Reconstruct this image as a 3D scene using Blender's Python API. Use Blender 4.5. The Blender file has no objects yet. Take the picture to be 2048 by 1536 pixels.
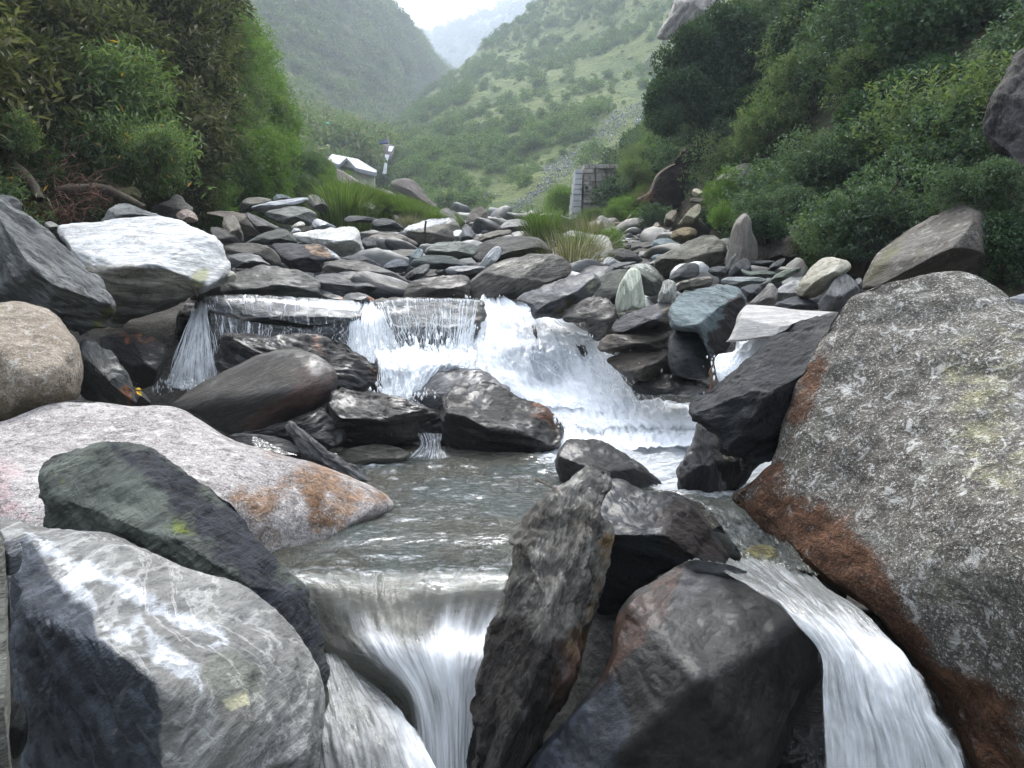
import bpy, math, random
import numpy as np
from mathutils import Matrix, Vector
# ------------------------------------------------------------------ camera, light, exposure
SC = bpy.context.scene
COL = SC.collection
F = 1518.0                 # focal length in photo pixels (2048 wide)
CAMZ = 1.1
PITCH = math.radians(-6.33)
cam = bpy.data.cameras.new("camera"); camo = bpy.data.objects.new("camera", cam); COL.objects.link(camo)
cam.sensor_width = 36.0; cam.lens = 36.0 * F / 2048.0
cam.clip_start = 0.05; cam.clip_end = 8000
camo.location = (0, 0, CAMZ); camo.rotation_euler = (math.radians(90) + PITCH, 0, 0)
SC.camera = camo
SUN_EL, SUN_AZ = 56.0, -8.0         # azimuth from +Y towards +X
world = bpy.data.worlds.new("World"); SC.world = world; world.use_nodes = True
wn = world.node_tree; wn.nodes.clear()
sky = wn.nodes.new("ShaderNodeTexSky"); sky.sky_type = 'NISHITA'; sky.sun_disc = False
sky.sun_elevation = math.radians(SUN_EL); sky.sun_rotation = math.radians(SUN_AZ)
sky.air_density = 1.3; sky.dust_density = 5.0; sky.ozone_density = 1.0; sky.altitude = 1500
hsv = wn.nodes.new("ShaderNodeHueSaturation"); hsv.inputs['Saturation'].default_value = 0.24
bg = wn.nodes.new("ShaderNodeBackground"); bg.inputs[1].default_value = 0.15
wo = wn.nodes.new("ShaderNodeOutputWorld")
wn.links.new(sky.outputs[0], hsv.inputs['Color']); wn.links.new(hsv.outputs[0], bg.inputs[0]); wn.links.new(bg.outputs[0], wo.inputs[0])
sl = bpy.data.lights.new("sun", 'SUN'); sl.energy = 1.3; sl.angle = math.radians(38); sl.color = (1.0, 0.96, 0.90)
so = bpy.data.objects.new("sun", sl); COL.objects.link(so)
_a, _e = math.radians(SUN_AZ), math.radians(SUN_EL)
so.rotation_euler = Vector((math.sin(_a)*math.cos(_e), math.cos(_a)*math.cos(_e), math.sin(_e))).to_track_quat('Z', 'Y').to_euler()
SC.view_settings.view_transform = 'Standard'; SC.view_settings.look = 'None'
SC.view_settings.exposure = 2.3; SC.view_settings.gamma = 1.0; SC.view_settings.use_curve_mapping = False
SC.cycles.max_bounces = 8; SC.cycles.transparent_max_bounces = 24; SC.cycles.volume_bounces = 1
SC.cycles.volume_step_rate = 5.0

# ------------------------------------------------------------------ measuring: where a thing seen in the photo stands
_ca, _sa = math.cos(PITCH), math.sin(PITCH)
def P(px, py, Y):
    px = np.asarray(px, float); py = np.asarray(py, float); Y = np.asarray(Y, float)
    dx = (px - 1024) / F; dy = (768 - py) / F
    wy = _ca - dy * _sa; wz = _sa + dy * _ca
    t = Y / wy
    return np.stack(np.broadcast_arrays(dx * t, Y, CAMZ + wz * t), -1)
def crop(x0, y0, s):
    return lambda pts: [(x0 + x * s, y0 + y * s) for x, y in pts]
cA = crop(0, 0, 700/2048); cB = crop(600, 0, 700/2048); cC = crop(1200, 0, 848/2048)
cD = crop(0, 350, 900/2048); cE = crop(700, 380, 750/2048); cF = crop(1150, 400, 898/2048)
cG = crop(0, 780, 900/1829); cH = crop(600, 850, 800/1791); cI = crop(1200, 850, 848/1899)
cJ = crop(450, 380, 450/2048); cK = crop(600, 200, 400/2048); cL = crop(1200, 400, 520/2048)
cM = crop(1120, 300, 360/2048); cN = crop(880, 560, 540/2048); cO = crop(0, 580, 480/2048); cX = crop(0, 0, 1)

# ------------------------------------------------------------------ noise (numpy)
def _h(ix, iy, iz, seed):
    with np.errstate(over='ignore'):
        n = (ix.astype(np.uint32) * np.uint32(374761393) + iy.astype(np.uint32) * np.uint32(668265263)
             + iz.astype(np.uint32) * np.uint32(2147483647) + np.uint32(seed * 974711 + 17))
        n = (n ^ (n >> np.uint32(13))) * np.uint32(1274126177)
        n = (n ^ (n >> np.uint32(15))) * np.uint32(2246822519)
        n = n ^ (n >> np.uint32(16))
    return n.astype(np.float64) / 4294967295.0
def noise3(p, seed=0):
    p = np.asarray(p, float); i = np.floor(p).astype(np.int64); f = p - i
    u = f * f * f * (f * (f * 6 - 15) + 10)
    r = 0
    for a in (0, 1):
        wx = u[..., 0] if a else 1 - u[..., 0]
        for b in (0, 1):
            wy = u[..., 1] if b else 1 - u[..., 1]
            for c in (0, 1):
                wz = u[..., 2] if c else 1 - u[..., 2]
                r = r + wx * wy * wz * _h(i[..., 0] + a, i[..., 1] + b, i[..., 2] + c, seed)
    return r * 2 - 1
_ROT = np.array([[0.36, 0.48, -0.8], [-0.8, 0.6, 0.0], [0.48, 0.64, 0.6]])
def fbm(p, seed=0, octv=5, gain=0.5, lac=2.03, ridged=False):
    p = np.asarray(p, float); a = 1.0; s = 0.0; tot = 0.0
    for k in range(octv):
        n = noise3(p, seed + k * 31)
        if ridged: n = 1 - 2 * np.abs(n)
        s = s + a * n; tot += a; a *= gain; p = (p @ _ROT.T) * lac + 11.3
    return s / tot
def sstep(a, b, x):
    t = np.clip((x - a) / (b - a), 0, 1); return t * t * (3 - 2 * t)

# ------------------------------------------------------------------ objects
def mesh_from(name, V, Fc, mats=None, smooth=True, origin=None, attrs=None, uv=None):
    V = np.asarray(V, np.float32).reshape(-1, 3).copy()
    if origin is not None: V -= np.asarray(origin, np.float32)
    me = bpy.data.meshes.new(name)
    if isinstance(Fc, np.ndarray):
        n, k = Fc.shape
        me.vertices.add(len(V)); me.vertices.foreach_set('co', V.ravel())
        me.loops.add(n * k); me.loops.foreach_set('vertex_index', Fc.astype(np.int32).ravel())
        me.polygons.add(n); me.polygons.foreach_set('loop_start', np.arange(0, n * k, k, dtype=np.int32))
        me.polygons.foreach_set('loop_total', np.full(n, k, np.int32))
        me.update(calc_edges=True)
    else:
        me.from_pydata(V.tolist(), [], Fc); me.update()
    me.polygons.foreach_set('use_smooth', np.full(len(me.polygons), smooth))
    for nm, arr in (attrs or {}).items():
        arr = np.asarray(arr, np.float32)
        if arr.ndim == 1:
            a = me.attributes.new(nm, 'FLOAT', 'POINT'); a.data.foreach_set('value', arr)
        else:
            a = me.attributes.new(nm, 'FLOAT_COLOR', 'POINT'); a.data.foreach_set('color', arr.ravel())
    if uv is not None:
        l = me.uv_layers.new(name='UVMap'); vi = np.empty(len(me.loops), np.int32); me.loops.foreach_get('vertex_index', vi)
        l.data.foreach_set('uv', np.asarray(uv, np.float32)[vi].ravel())
    if mats is not None: me.materials.append(mats)
    return me
def put(name, me, origin=(0, 0, 0), parent=None, label=None, cat=None, group=None, kind=None):
    o = bpy.data.objects.new(name, me); COL.objects.link(o); o.location = tuple(float(c) for c in origin)
    if parent: o.parent = parent
    if label: o['label'] = label
    if cat: o['category'] = cat
    if group: o['group'] = group
    if kind: o['kind'] = kind
    return o
def grid_faces(nu, nv, close_u=False):
    m = nu if close_u else nu - 1
    i, j = np.meshgrid(np.arange(m), np.arange(nv - 1), indexing='ij'); i2 = (i + 1) % nu
    return np.stack([i * nv + j, i2 * nv + j, i2 * nv + j + 1, i * nv + j + 1], -1).reshape(-1, 4)
def vnormals(me):
    n = np.empty(len(me.vertices) * 3, np.float32); me.vertex_normals.foreach_get('vector', n); return n.reshape(-1, 3)
def coords(me):
    n = np.empty(len(me.vertices) * 3, np.float32); me.vertices.foreach_get('co', n); return n.reshape(-1, 3)

# ------------------------------------------------------------------ material helpers
class NT:
    def __init__(s, name):
        s.m = bpy.data.materials.new(name); s.m.use_nodes = True; s.t = s.m.node_tree; s.t.nodes.clear()
        s.out = s.t.nodes.new('ShaderNodeOutputMaterial')
    def n(s, typ, ins=None, **props):
        nd = s.t.nodes.new('ShaderNode' + typ)
        for k, v in props.items(): setattr(nd, k, v)
        for k, v in (ins or {}).items(): s.set(nd.inputs[k], v)
        return nd
    def set(s, sock, v):
        if isinstance(v, bpy.types.NodeSocket): s.t.links.new(v, sock)
        elif isinstance(v, (tuple, list)) and sock.type == 'RGBA' and len(v) == 3: sock.default_value = (*v, 1)
        else: sock.default_value = v
    def noise(s, vec, scale, detail=6, rough=0.55, dist=0.0):
        return s.n('TexNoise', {'Vector': vec, 'Scale': scale, 'Detail': detail, 'Roughness': rough, 'Distortion': dist}).outputs[0]
    def ramp(s, x, a, b, lo=0.0, hi=1.0):
        return s.n('MapRange', {'Value': x, 'From Min': a, 'From Max': b, 'To Min': lo, 'To Max': hi}, interpolation_type='SMOOTHSTEP').outputs[0]
    def mix(s, f, a, b, mode='MIX'):
        nd = s.n('Mix', data_type='RGBA', blend_type=mode); nd.clamp_factor = True
        s.set(nd.inputs[0], f); s.set(nd.inputs[6], a); s.set(nd.inputs[7], b); return nd.outputs[2]
    def math(s, op, a, b=0.0, clamp=False):
        nd = s.n('Math', operation=op, use_clamp=clamp); s.set(nd.inputs[0], a); s.set(nd.inputs[1], b); return nd.outputs[0]
    def attr(s, name): return s.n('Attribute', attribute_name=name)
    def bump(s, h, strength, dist, normal=None):
        ins = {'Height': h, 'Strength': strength, 'Distance': dist}
        if normal is not None: ins['Normal'] = normal
        return s.n('Bump', ins).outputs[0]
    def done(s, shader):
        s.t.links.new(shader, s.out.inputs['Surface']); return s.m
# ------------------------------------------------------------------ rock materials
_MC = {}
def rockmat(kind='slate', base=(.07,.075,.08), alt=(.16,.165,.165), angle=0.0, stretch=6.0, scale=3.0, wet=0.0,
            speck=0.0, vein=0.0, veincol=(.6,.62,.62), patch=(.10,.085,.06), patchamt=0.3, lichen=0.0, bump=1.0, rough=0.75, crack=1.0):
    key = (kind, base, alt, round(angle / 12) * 12, stretch, scale, wet, speck, vein, veincol, patch, patchamt, lichen, bump, rough, crack)
    if key in _MC: return _MC[key]
    m = NT(kind + '_stone')
    co = m.n('TexCoord').outputs['Object']
    rot = m.n('Mapping', {'Vector': co, 'Rotation': (math.radians(12), math.radians(key[3]), 0)}).outputs[0]
    st = m.n('Mapping', {'Vector': rot, 'Scale': (1, 1, stretch)}).outputs[0]
    n1 = m.noise(st, scale, 12, .66, .6)
    n2 = m.noise(co, scale * 0.55, 5, 0.6, 0.8)
    n3 = m.noise(st, scale * 7, 9, .72, .3)
    n4 = m.noise(co, scale * 22, 4, 0.7)
    c = m.mix(m.ramp(n1, .36, .66), base, alt)
    c = m.mix(m.math('MULTIPLY', m.ramp(n2, .5, .68), patchamt), c, patch)
    c = m.mix(m.math('MULTIPLY', m.ramp(n3, .45, .75), .5), c, tuple(min(1, x * 1.35) for x in alt))
    c = m.mix(m.math('MULTIPLY', m.ramp(n3, .52, .32), .55), c, tuple(x * .5 for x in base))
    if speck:
        v = m.noise(co, 95, 3, .8); v3 = m.noise(co, 60, 3, .8)
        c = m.mix(m.math('MULTIPLY', m.ramp(v, .54, .62), speck * .9), c, (.60, .585, .56))
        c = m.mix(m.math('MULTIPLY', m.ramp(v3, .45, .38), speck * .8), c, (.045, .04, .038))
        n5 = m.noise(co, 16, 5, .7, .6)
        c = m.mix(m.math('MULTIPLY', m.ramp(n5, .55, .64), speck * .8), c, (.60, .59, .56))
        c = m.mix(m.math('MULTIPLY', m.ramp(n5, .45, .38), speck * .75), c, (.07, .062, .055))
    if vein:
        w = m.noise(co, scale * .8, 7, .62, 1.6)
        lines = m.ramp(m.math('ABSOLUTE', m.math('SUBTRACT', w, .5)), .018, .0)
        w2 = m.noise(st, scale * .5, 7, .6, 1.0)
        l2 = m.ramp(m.math('ABSOLUTE', m.math('SUBTRACT', w2, .47)), .022, .0)
        c = m.mix(m.math('MULTIPLY', m.math('MAXIMUM', lines, l2), vein), c, veincol)
    if lichen:
        l = m.noise(co, scale * 2.6, 6, .7, 1.0)
        c = m.mix(m.math('MULTIPLY', m.ramp(l, .57, .63), lichen), c, (.36, .37, .33))
        l2 = m.noise(co, scale * 1.3, 6, .7, .5)
        c = m.mix(m.math('MULTIPLY', m.ramp(l2, .60, .68), lichen * .6), c, (.13, .14, .045))
    if stretch >= 3 and crack:
        cs = m.n('Mapping', {'Vector': rot, 'Scale': (1, 1, stretch * 1.5)}).outputs[0]
        ck = m.noise(cs, scale * 1.3, 8, .68, 1.2)
        line = m.math('MULTIPLY', m.ramp(m.math('ABSOLUTE', m.math('SUBTRACT', ck, .5)), .022, .002), m.ramp(n2, .38, .56))
        c = m.mix(m.math('MULTIPLY', line, .75 * crack), c, tuple(x * .25 for x in base))
    else: line = None
    t = m.attr('tint')
    tn = m.math('MULTIPLY', t.outputs['Alpha'], m.ramp(n3, .25, .55, .45, 1.0))
    tn = m.ramp(m.math('ADD', m.math('ADD', tn, m.math('MULTIPLY', m.math('SUBTRACT', n1, .5), .9)), m.math('MULTIPLY', m.math('SUBTRACT', n3, .5), .8)), .10, .68)
    tn = m.math('MULTIPLY', tn, m.ramp(t.outputs['Alpha'], .02, .2))
    lum = m.n('RGBToBW', {0: c}).outputs[0]
    mean = sum(base) / 6 + sum(alt) / 6
    ra = m.math('MINIMUM', m.math('MAXIMUM', m.math('DIVIDE', lum, mean), .3), 2.2)
    sc_ = m.n('VectorMath', operation='SCALE'); m.set(sc_.inputs[0], t.outputs['Color']); m.set(sc_.inputs['Scale'], ra); tv = sc_.outputs[0]
    c = m.mix(tn, c, tv)
    hgt = m.math('ADD', m.math('MULTIPLY', n3, .5), m.math('ADD', m.math('MULTIPLY', n1, 1.0), m.math('MULTIPLY', n4, .16)))
    if speck: hgt = m.math('ADD', m.math('ADD', m.math('MULTIPLY', n4, .35), m.math('MULTIPLY', n3, .25)), m.math('MULTIPLY', m.noise(co, 16, 5, .7, .6), .7))
    if line is not None: hgt = m.math('SUBTRACT', hgt, m.math('MULTIPLY', line, .5 * crack))
    fine = m.noise(st, scale * 26, 4, .7)
    hgt = m.math('ADD', hgt, m.math('MULTIPLY', fine, .14))
    nrm = m.bump(hgt, min(1.0, .95 * bump), .05)
    r = m.ramp(n3, .35, .7, max(.25, rough - .38 * wet), max(.35, rough + .12 - .36 * wet))
    b = m.n('BsdfPrincipled', {'Base Color': c, 'Roughness': r, 'Normal': nrm, 'Specular IOR Level': .25 + .2 * wet})
    if wet:
        gl = m.ramp(m.noise(co, scale * 1.1, 4, .6), .42, .62, 0, wet * .6); m.set(b.inputs['Coat Weight'], gl); b.inputs['Coat Roughness'].default_value = .15
    _MC[key] = m.done(b.outputs[0]); return _MC[key]

def SLATE(a=0, wet=0, **k):
    d = dict(base=(.036,.040,.044), alt=(.11,.118,.12), angle=a, wet=wet, stretch=6); d.update(k); return rockmat('slate', **d)
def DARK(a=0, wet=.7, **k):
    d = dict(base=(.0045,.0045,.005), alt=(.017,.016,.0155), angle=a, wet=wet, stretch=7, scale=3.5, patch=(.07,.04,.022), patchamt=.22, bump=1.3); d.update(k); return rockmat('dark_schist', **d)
def GRAN(**k):
    d = dict(base=(.19,.17,.15), alt=(.34,.32,.29), stretch=1.6, speck=.75, patch=(.14,.12,.10), patchamt=.4, bump=1.0, rough=.8); d.update(k); return rockmat('granite', **d)
def MARB(a=0, **k):
    d = dict(base=(.38,.39,.40), alt=(.60,.61,.61), angle=a, stretch=7, scale=2.0, patch=(.34,.32,.25), patchamt=.35, vein=.25, veincol=(.2,.2,.19), bump=.7, rough=.6); d.update(k); return rockmat('marble', **d)
def TEAL(a=0, **k):
    d = dict(base=(.10,.135,.145), alt=(.23,.28,.29), angle=a, stretch=4, patch=(.13,.13,.10), patchamt=.3); d.update(k); return rockmat('blue_green_slate', **d)
def BROWN(a=0, wet=0, **k):
    d = dict(base=(.08,.072,.06), alt=(.18,.163,.142), angle=a, wet=wet, stretch=4.5, patch=(.12,.10,.07), patchamt=.4); d.update(k); return rockmat('brown_stone', **d)

HEROES = []
# ------------------------------------------------------------------ rock shapes
def catmull_closed(pts, n):
    p = np.asarray(pts, float); out = []
    m = len(p)
    for i in range(m):
        a, b, c, d = p[i-1], p[i], p[(i+1) % m], p[(i+2) % m]
        t = np.linspace(0, 1, 24, endpoint=False)[:, None]
        out.append(.5 * ((2*b) + (-a + c)*t + (2*a - 5*b + 4*c - d)*t*t + (-a + 3*b - 3*c + d)*t**3))
    q = np.concatenate(out); q = .5 * q + .25 * (np.roll(q, 3, 0) + np.roll(q, -3, 0))
    L = np.r_[0, np.cumsum(np.linalg.norm(np.roll(q, -1, 0) - q, axis=1))]
    s = np.linspace(0, L[-1], n, endpoint=False); q2 = np.vstack([q, q[:1]])
    return np.stack([np.interp(s, L, q2[:, k]) for k in (0, 1)], -1)
def poly_sd(q, poly):
    poly = np.asarray(poly, float); d = np.full(len(q), 1e9); ins = np.zeros(len(q), bool)
    for i in range(len(poly)):
        a, b = poly[i-1], poly[i]; ab = b - a
        t = np.clip(((q - a) @ ab) / (ab @ ab + 1e-9), 0, 1)
        d = np.minimum(d, np.linalg.norm(q - a - t[:, None] * ab, axis=1))
        c = ((a[1] > q[:, 1]) != (b[1] > q[:, 1]))
        with np.errstate(divide='ignore', invalid='ignore'):
            c &= q[:, 0] < (b[0]-a[0]) * (q[:, 1]-a[1]) / (b[1]-a[1]) + a[0]
        ins ^= c
    return np.where(ins, d, -d)
def rock(name, label, pts, Y, T, mat, tilt=0.3, tx=0.0, c=None, p=2.4, planes=6, seed=None, fol=None, amp=.03, ledge=0.0,
         tints=(), detail=1.0, flat=0.0, cat='rock', group=None, tb=0.9, soft=.035):
    seed = seed if seed is not None else (sum(map(ord, label)) * 7 + len(label)) % 9973
    rng = np.random.default_rng(seed)
    pts = np.asarray(pts, float)
    per = np.linalg.norm(np.roll(pts, -1, 0) - pts, axis=1).sum() / 2
    nt = int(np.clip(per * .55 * detail, 44, 420))
    if c is None:
        x, y = pts[:, 0], pts[:, 1]; x1, y1 = np.roll(x, -1), np.roll(y, -1); cr = x*y1 - x1*y; A = cr.sum() / 2
        c = ((x + x1) @ cr / (6*A), (y + y1) @ cr / (6*A))
    c = np.asarray(c, float)
    O = catmull_closed(pts, nt)
    R = np.linalg.norm(O - c, axis=1).mean(); Rm = R / F * Y
    nr = int(np.clip(R / 2 * .62 * detail, 9, 120))
    jit = fbm(np.stack([O[:, 0], O[:, 1], 0*O[:, 0]], -1) / (R * .35), seed, 4)
    O = c + (O - c) * (1 + .018 * jit[:, None])
    k = max(3, nt // 9); ker = np.hanning(2*k + 1); ker /= ker.sum()
    S = np.stack([np.convolve(np.r_[O[-k:, i], O[:, i], O[:k, i]], ker, 'valid') for i in (0, 1)], -1)
    nb = max(6, nr // 3)
    tf = np.sin(np.linspace(math.pi/2, 0.0, nr + 1)[:-1]); tbk = np.sin(np.linspace(math.pi/2, 0.0, nb + 1)[1:-1])
    def rings(t):
        w = (t ** 1.6)[None, :, None]
        return c + t[None, :, None] * ((1 - w) * S[:, None] + w * O[:, None] - c)
    qf, qb = rings(tf), rings(tbk)
    def depth(q, t, sgn):
        X = (q[..., 0] - c[0]) / F * Y; Z = -(q[..., 1] - c[1]) / F * Y
        d = np.broadcast_to(T * (1 - t ** p) ** (1 / p), X.shape).copy()
        pl = []
        if isinstance(planes, int):
            for i in range(planes):
                pl.append((rng.uniform(0, 360), rng.uniform(.62, 1.1), rng.uniform(.02, .5)))
        else: pl = list(planes) + [(rng.uniform(0, 360), rng.uniform(.8, 1.15), rng.uniform(0, .6)) for _ in range(3 if soft < .1 else 0)]
        for ang, h, e in pl:
            u = np.array([math.cos(math.radians(ang)), math.sin(math.radians(ang))])
            ox = (O[:, 0] - c[0]) / F * Y; oz = -(O[:, 1] - c[1]) / F * Y
            rd = (ox * u[0] + oz * u[1]).max()
            dd = T * h - (T * h - T * e * h * .5) / rd * (X * u[0] + Z * u[1])
            kk = T * soft
            hmix = np.clip(.5 + .5 * (dd - d) / kk, 0, 1)
            d = dd * (1 - hmix) + d * hmix - kk * hmix * (1 - hmix)
        d = np.maximum(d, 0) * np.minimum(1, (1 - t) * 14 + 0.0)[None, :] ** .5 if True else d
        return Y + tilt * Z + tx * X - sgn * d
    yf = depth(qf, tf, 1); yb = depth(qb, tbk, -tb)
    Vf = P(qf[..., 0], qf[..., 1], yf); Vb = P(qb[..., 0], qb[..., 1], yb)
    # columns: front centre -> rim -> back centre
    V = np.concatenate([Vf[:, ::-1], Vb], 1); Q = np.concatenate([qf[:, ::-1], qb], 1); nv = V.shape[1]
    Fc = grid_faces(nt, nv, True)
    n0 = nt * nv
    cf = V[:, 0].mean(0); cb = V[:, -1].mean(0)
    V = np.vstack([V.reshape(-1, 3), cf, cb]); Qf = np.vstack([Q.reshape(-1, 2), Q[:, 0].mean(0), Q[:, -1].mean(0)])
    i = np.arange(nt); j = (i + 1) % nt
    tri1 = np.stack([np.full(nt, n0), j * nv, i * nv], -1); tri2 = np.stack([np.full(nt, n0 + 1), i * nv + nv - 1, j * nv + nv - 1], -1)
    Ft = np.vstack([np.stack([Fc[:, 0], Fc[:, 1], Fc[:, 2]], -1), np.stack([Fc[:, 0], Fc[:, 2], Fc[:, 3]], -1), tri1, tri2])
    lo, hi = V.min(0), V.max(0)
    org = np.array([(lo[0]+hi[0])/2, (lo[1]+hi[1])/2, lo[2]])
    tint = np.zeros((len(V), 4), np.float32)
    for tn in tints:
        poly, colr, a, soft = tn
        sd = poly_sd(Qf, poly) / soft
        wob = fbm(np.c_[Qf / (R * .16), np.zeros(len(Qf))], seed + 5, 4)
        m = sstep(-.6, .8, sd + wob * .9) * a
        tot = tint[:, 3:4] * (1 - m[:, None]) + m[:, None]
        tint[:, :3] = np.where(tot > 1e-4, (tint[:, :3] * tint[:, 3:4] * (1 - m[:, None]) + np.array(colr) * m[:, None]) / np.maximum(tot, 1e-4), 0)
        tint[:, 3:4] = tot
    me = mesh_from(name, V, Ft, mat, True, org, {'tint': tint})
    N = vnormals(me)
    if (N[:n0] * (V[:n0] - V[:n0].mean(0))).sum() < 0:
        me.flip_normals(); N = -N
    L = coords(me) / Rm
    d = .55 * fbm(L * 1.1, seed, 3) + .45 * fbm(L * 3.1, seed + 9, 5)
    D = d * amp * 1.6 * Rm
    chip = fbm(L * 2.3 + 5, seed + 21, 4, .55, ridged=True)
    D -= np.maximum(chip - .15, 0) * amp * 1.6 * Rm * (1.0 if amp >= .02 else .3)
    if fol is not None:
        ph = math.radians(fol); kd = math.radians(18)
        n = np.array([-math.sin(ph) * math.cos(kd), -math.sin(kd), math.cos(ph) * math.cos(kd)])
        h = L @ n
        q = L + np.outer(h, n) * 5.5
        a1 = fbm(q * 1.0, seed + 3, 6, .6); wv = fbm(L * .9, seed + 4, 3)
        a2 = fbm(q * 3.2, seed + 8, 5, .6, ridged=True)
        D += (a1 * 1.1 + a2 * .6 * (0.5 + .5 * wv)) * amp * 1.5 * Rm
        if ledge:
            s = (h + .16 * wv) * (3.2 + 1.5 * rng.random()); fr = s - np.floor(s)
            D += (sstep(.0, .8, fr) - sstep(.86, 1.0, fr) - .5) * ledge * Rm * (.3 + sstep(-.3, .5, fbm(L * 1.7, seed + 6, 3)))
    else:
        D += fbm(L * 7, seed + 2, 4) * amp * .35 * Rm
    C = coords(me) + N * D[:, None]
    me.vertices.foreach_set('co', C.astype(np.float32).ravel()); me.update()
    HEROES.append((c[0], c[1], Y, label))
    return put(name, me, org, None, label, cat, group)
# ------------------------------------------------------------------ lofted surfaces (hillsides, water sheets)
def cr1(A, n):
    """Catmull-Rom along axis 0 of A (m,k) -> (n,k)"""
    A = np.asarray(A, float); m = len(A)
    t = np.linspace(0, m - 1, n); i = np.minimum(t.astype(int), m - 2); f = (t - i)[:, None]
    g = lambda j: A[np.clip(j, 0, m - 1)]
    a, b, c, d = g(i-1), g(i), g(i+1), g(i+2)
    return .5 * ((2*b) + (-a + c)*f + (2*a - 5*b + 4*c - d)*f*f + (-a + 3*b - 3*c + d)*f**3)
def loft(rows, nu, nv):
    """rows: list of rows of (px,py,Y) across; returns points [nv,nu,3] with v down the rows"""
    R = [cr1(P([r[0] for r in row], [r[1] for r in row], [r[2] for r in row]), nu) for row in rows]
    R = np.stack(R)                       # rows, nu, 3
    return cr1(R.reshape(len(rows), -1), nv).reshape(nv, nu, 3)
def loft_w(rows, nu, nv):
    R = np.stack([cr1(np.asarray(r, float), nu) for r in rows])
    return cr1(R.reshape(len(rows), -1), nv).reshape(nv, nu, 3)
def surf_mesh(name, G, mat, attrs=None, flip=False, uvscale=(1, 1)):
    nv, nu = G.shape[:2]
    Fc = grid_faces(nv, nu)
    if flip: Fc = Fc[:, ::-1].copy()
    v, u = np.meshgrid(np.linspace(0, uvscale[1], nv), np.linspace(0, uvscale[0], nu), indexing='ij')
    return mesh_from(name, G.reshape(-1, 3), Fc, mat, True, None, attrs, np.stack([u, v], -1).reshape(-1, 2))
def gnormals(G):
    du = np.gradient(G, axis=1); dv = np.gradient(G, axis=0); n = np.cross(du, dv); n /= np.linalg.norm(n, axis=-1, keepdims=True) + 1e-9
    return n

def groundmat(name, cols, scale, bump=.5, bd=.3):
    m = NT(name); co = m.n('TexCoord').outputs['Object']
    a = m.noise(co, scale, 8, .62, .4); b = m.noise(co, scale * 5.3, 6, .65); d = m.noise(co, scale * .23, 4, .6, .6)
    c = m.mix(m.ramp(a, .38, .62), cols[0], cols[1]); c = m.mix(m.math('MULTIPLY', m.ramp(b, .45, .65), .6), c, cols[2])
    c = m.mix(m.math('MULTIPLY', m.ramp(d, .5, .62), .7), c, cols[3])
    n = m.bump(m.math('ADD', a, m.math('MULTIPLY', b, .4)), bump, bd)
    return m.done(m.n('BsdfPrincipled', {'Base Color': c, 'Roughness': .95, 'Normal': n, 'Specular IOR Level': .2}).outputs[0])
M_SOIL = groundmat('bank_soil', [(.035,.028,.02), (.06,.048,.032), (.045,.05,.022), (.025,.03,.015)], 1.2)
M_HILLR = groundmat('hill_grass', [(.085,.13,.03), (.135,.175,.05), (.18,.18,.075), (.06,.10,.03)], .35, 1.0, 2.5)
M_HILLL = groundmat('hill_scrub', [(.09,.12,.05), (.15,.17,.08), (.24,.20,.14), (.065,.085,.04)], .22, 1.0, 4.0)
M_MOUNT = groundmat('mountain_forest', [(.05,.07,.04), (.07,.09,.05), (.085,.095,.06), (.035,.05,.035)], .03, 1.0, 8.0)
M_BED = groundmat('river_gravel', [(.035,.034,.032), (.07,.068,.062), (.11,.105,.095), (.05,.042,.032)], 6.0, .9, .05)
M_WALLBED = groundmat('wet_bedrock', [(.02,.018,.015), (.05,.04,.03), (.07,.06,.045), (.035,.028,.02)], 4.0, .9, .04)

# river bed height: two pools with falls between
def kslope(Y): return np.interp(Y, [7.5, 8.5, 10, 13, 18, 25, 35, 50, 70], [-.012, .018, .048, .072, .088, .098, .104, .108, .11])
def zbed(x, Y):
    up = CAMZ + Y * kslope(Y) - .12
    mid = np.interp(Y, [2.3, 2.55, 3.0, 3.6, 5.6, 6.2, 7.0, 7.5], [-1.1, -.75, -.22, -.4, -.4, -.15, .35, .9])
    z = np.where(Y > 7.5, up, mid)
    return z
Yg = np.concatenate([np.linspace(-4, 2.2, 12), np.linspace(2.3, 12, 120), np.linspace(12.2, 75, 120)])
Xg = np.linspace(-9, 9, 150)
YY, XX = np.meshgrid(Yg, Xg, indexing='ij')
XX = XX * (1 + .004 * YY)
Zz = zbed(XX, YY); q = np.stack([XX, YY, 0*XX], -1)
Zz = Zz + .07 * fbm(q * 1.3, 3, 4) * np.clip(YY / 6, .4, 2.5)
bank = np.clip(np.abs(XX + .02 * YY) - 5.2, 0, 9)
Zz = Zz + np.where(YY > 7, bank * .25, 0)
put('riverbed', surf_mesh('riverbed', np.stack([XX, YY, Zz], -1), M_BED, flip=True), kind='structure')
s = 1400.
put('ground', mesh_from('ground', [(-s, -s, -2.2), (s, -s, -2.2), (s, s, -2.2), (-s, s, -2.2)], np.array([[0, 1, 2, 3]]), M_SOIL, False), kind='structure')

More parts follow.
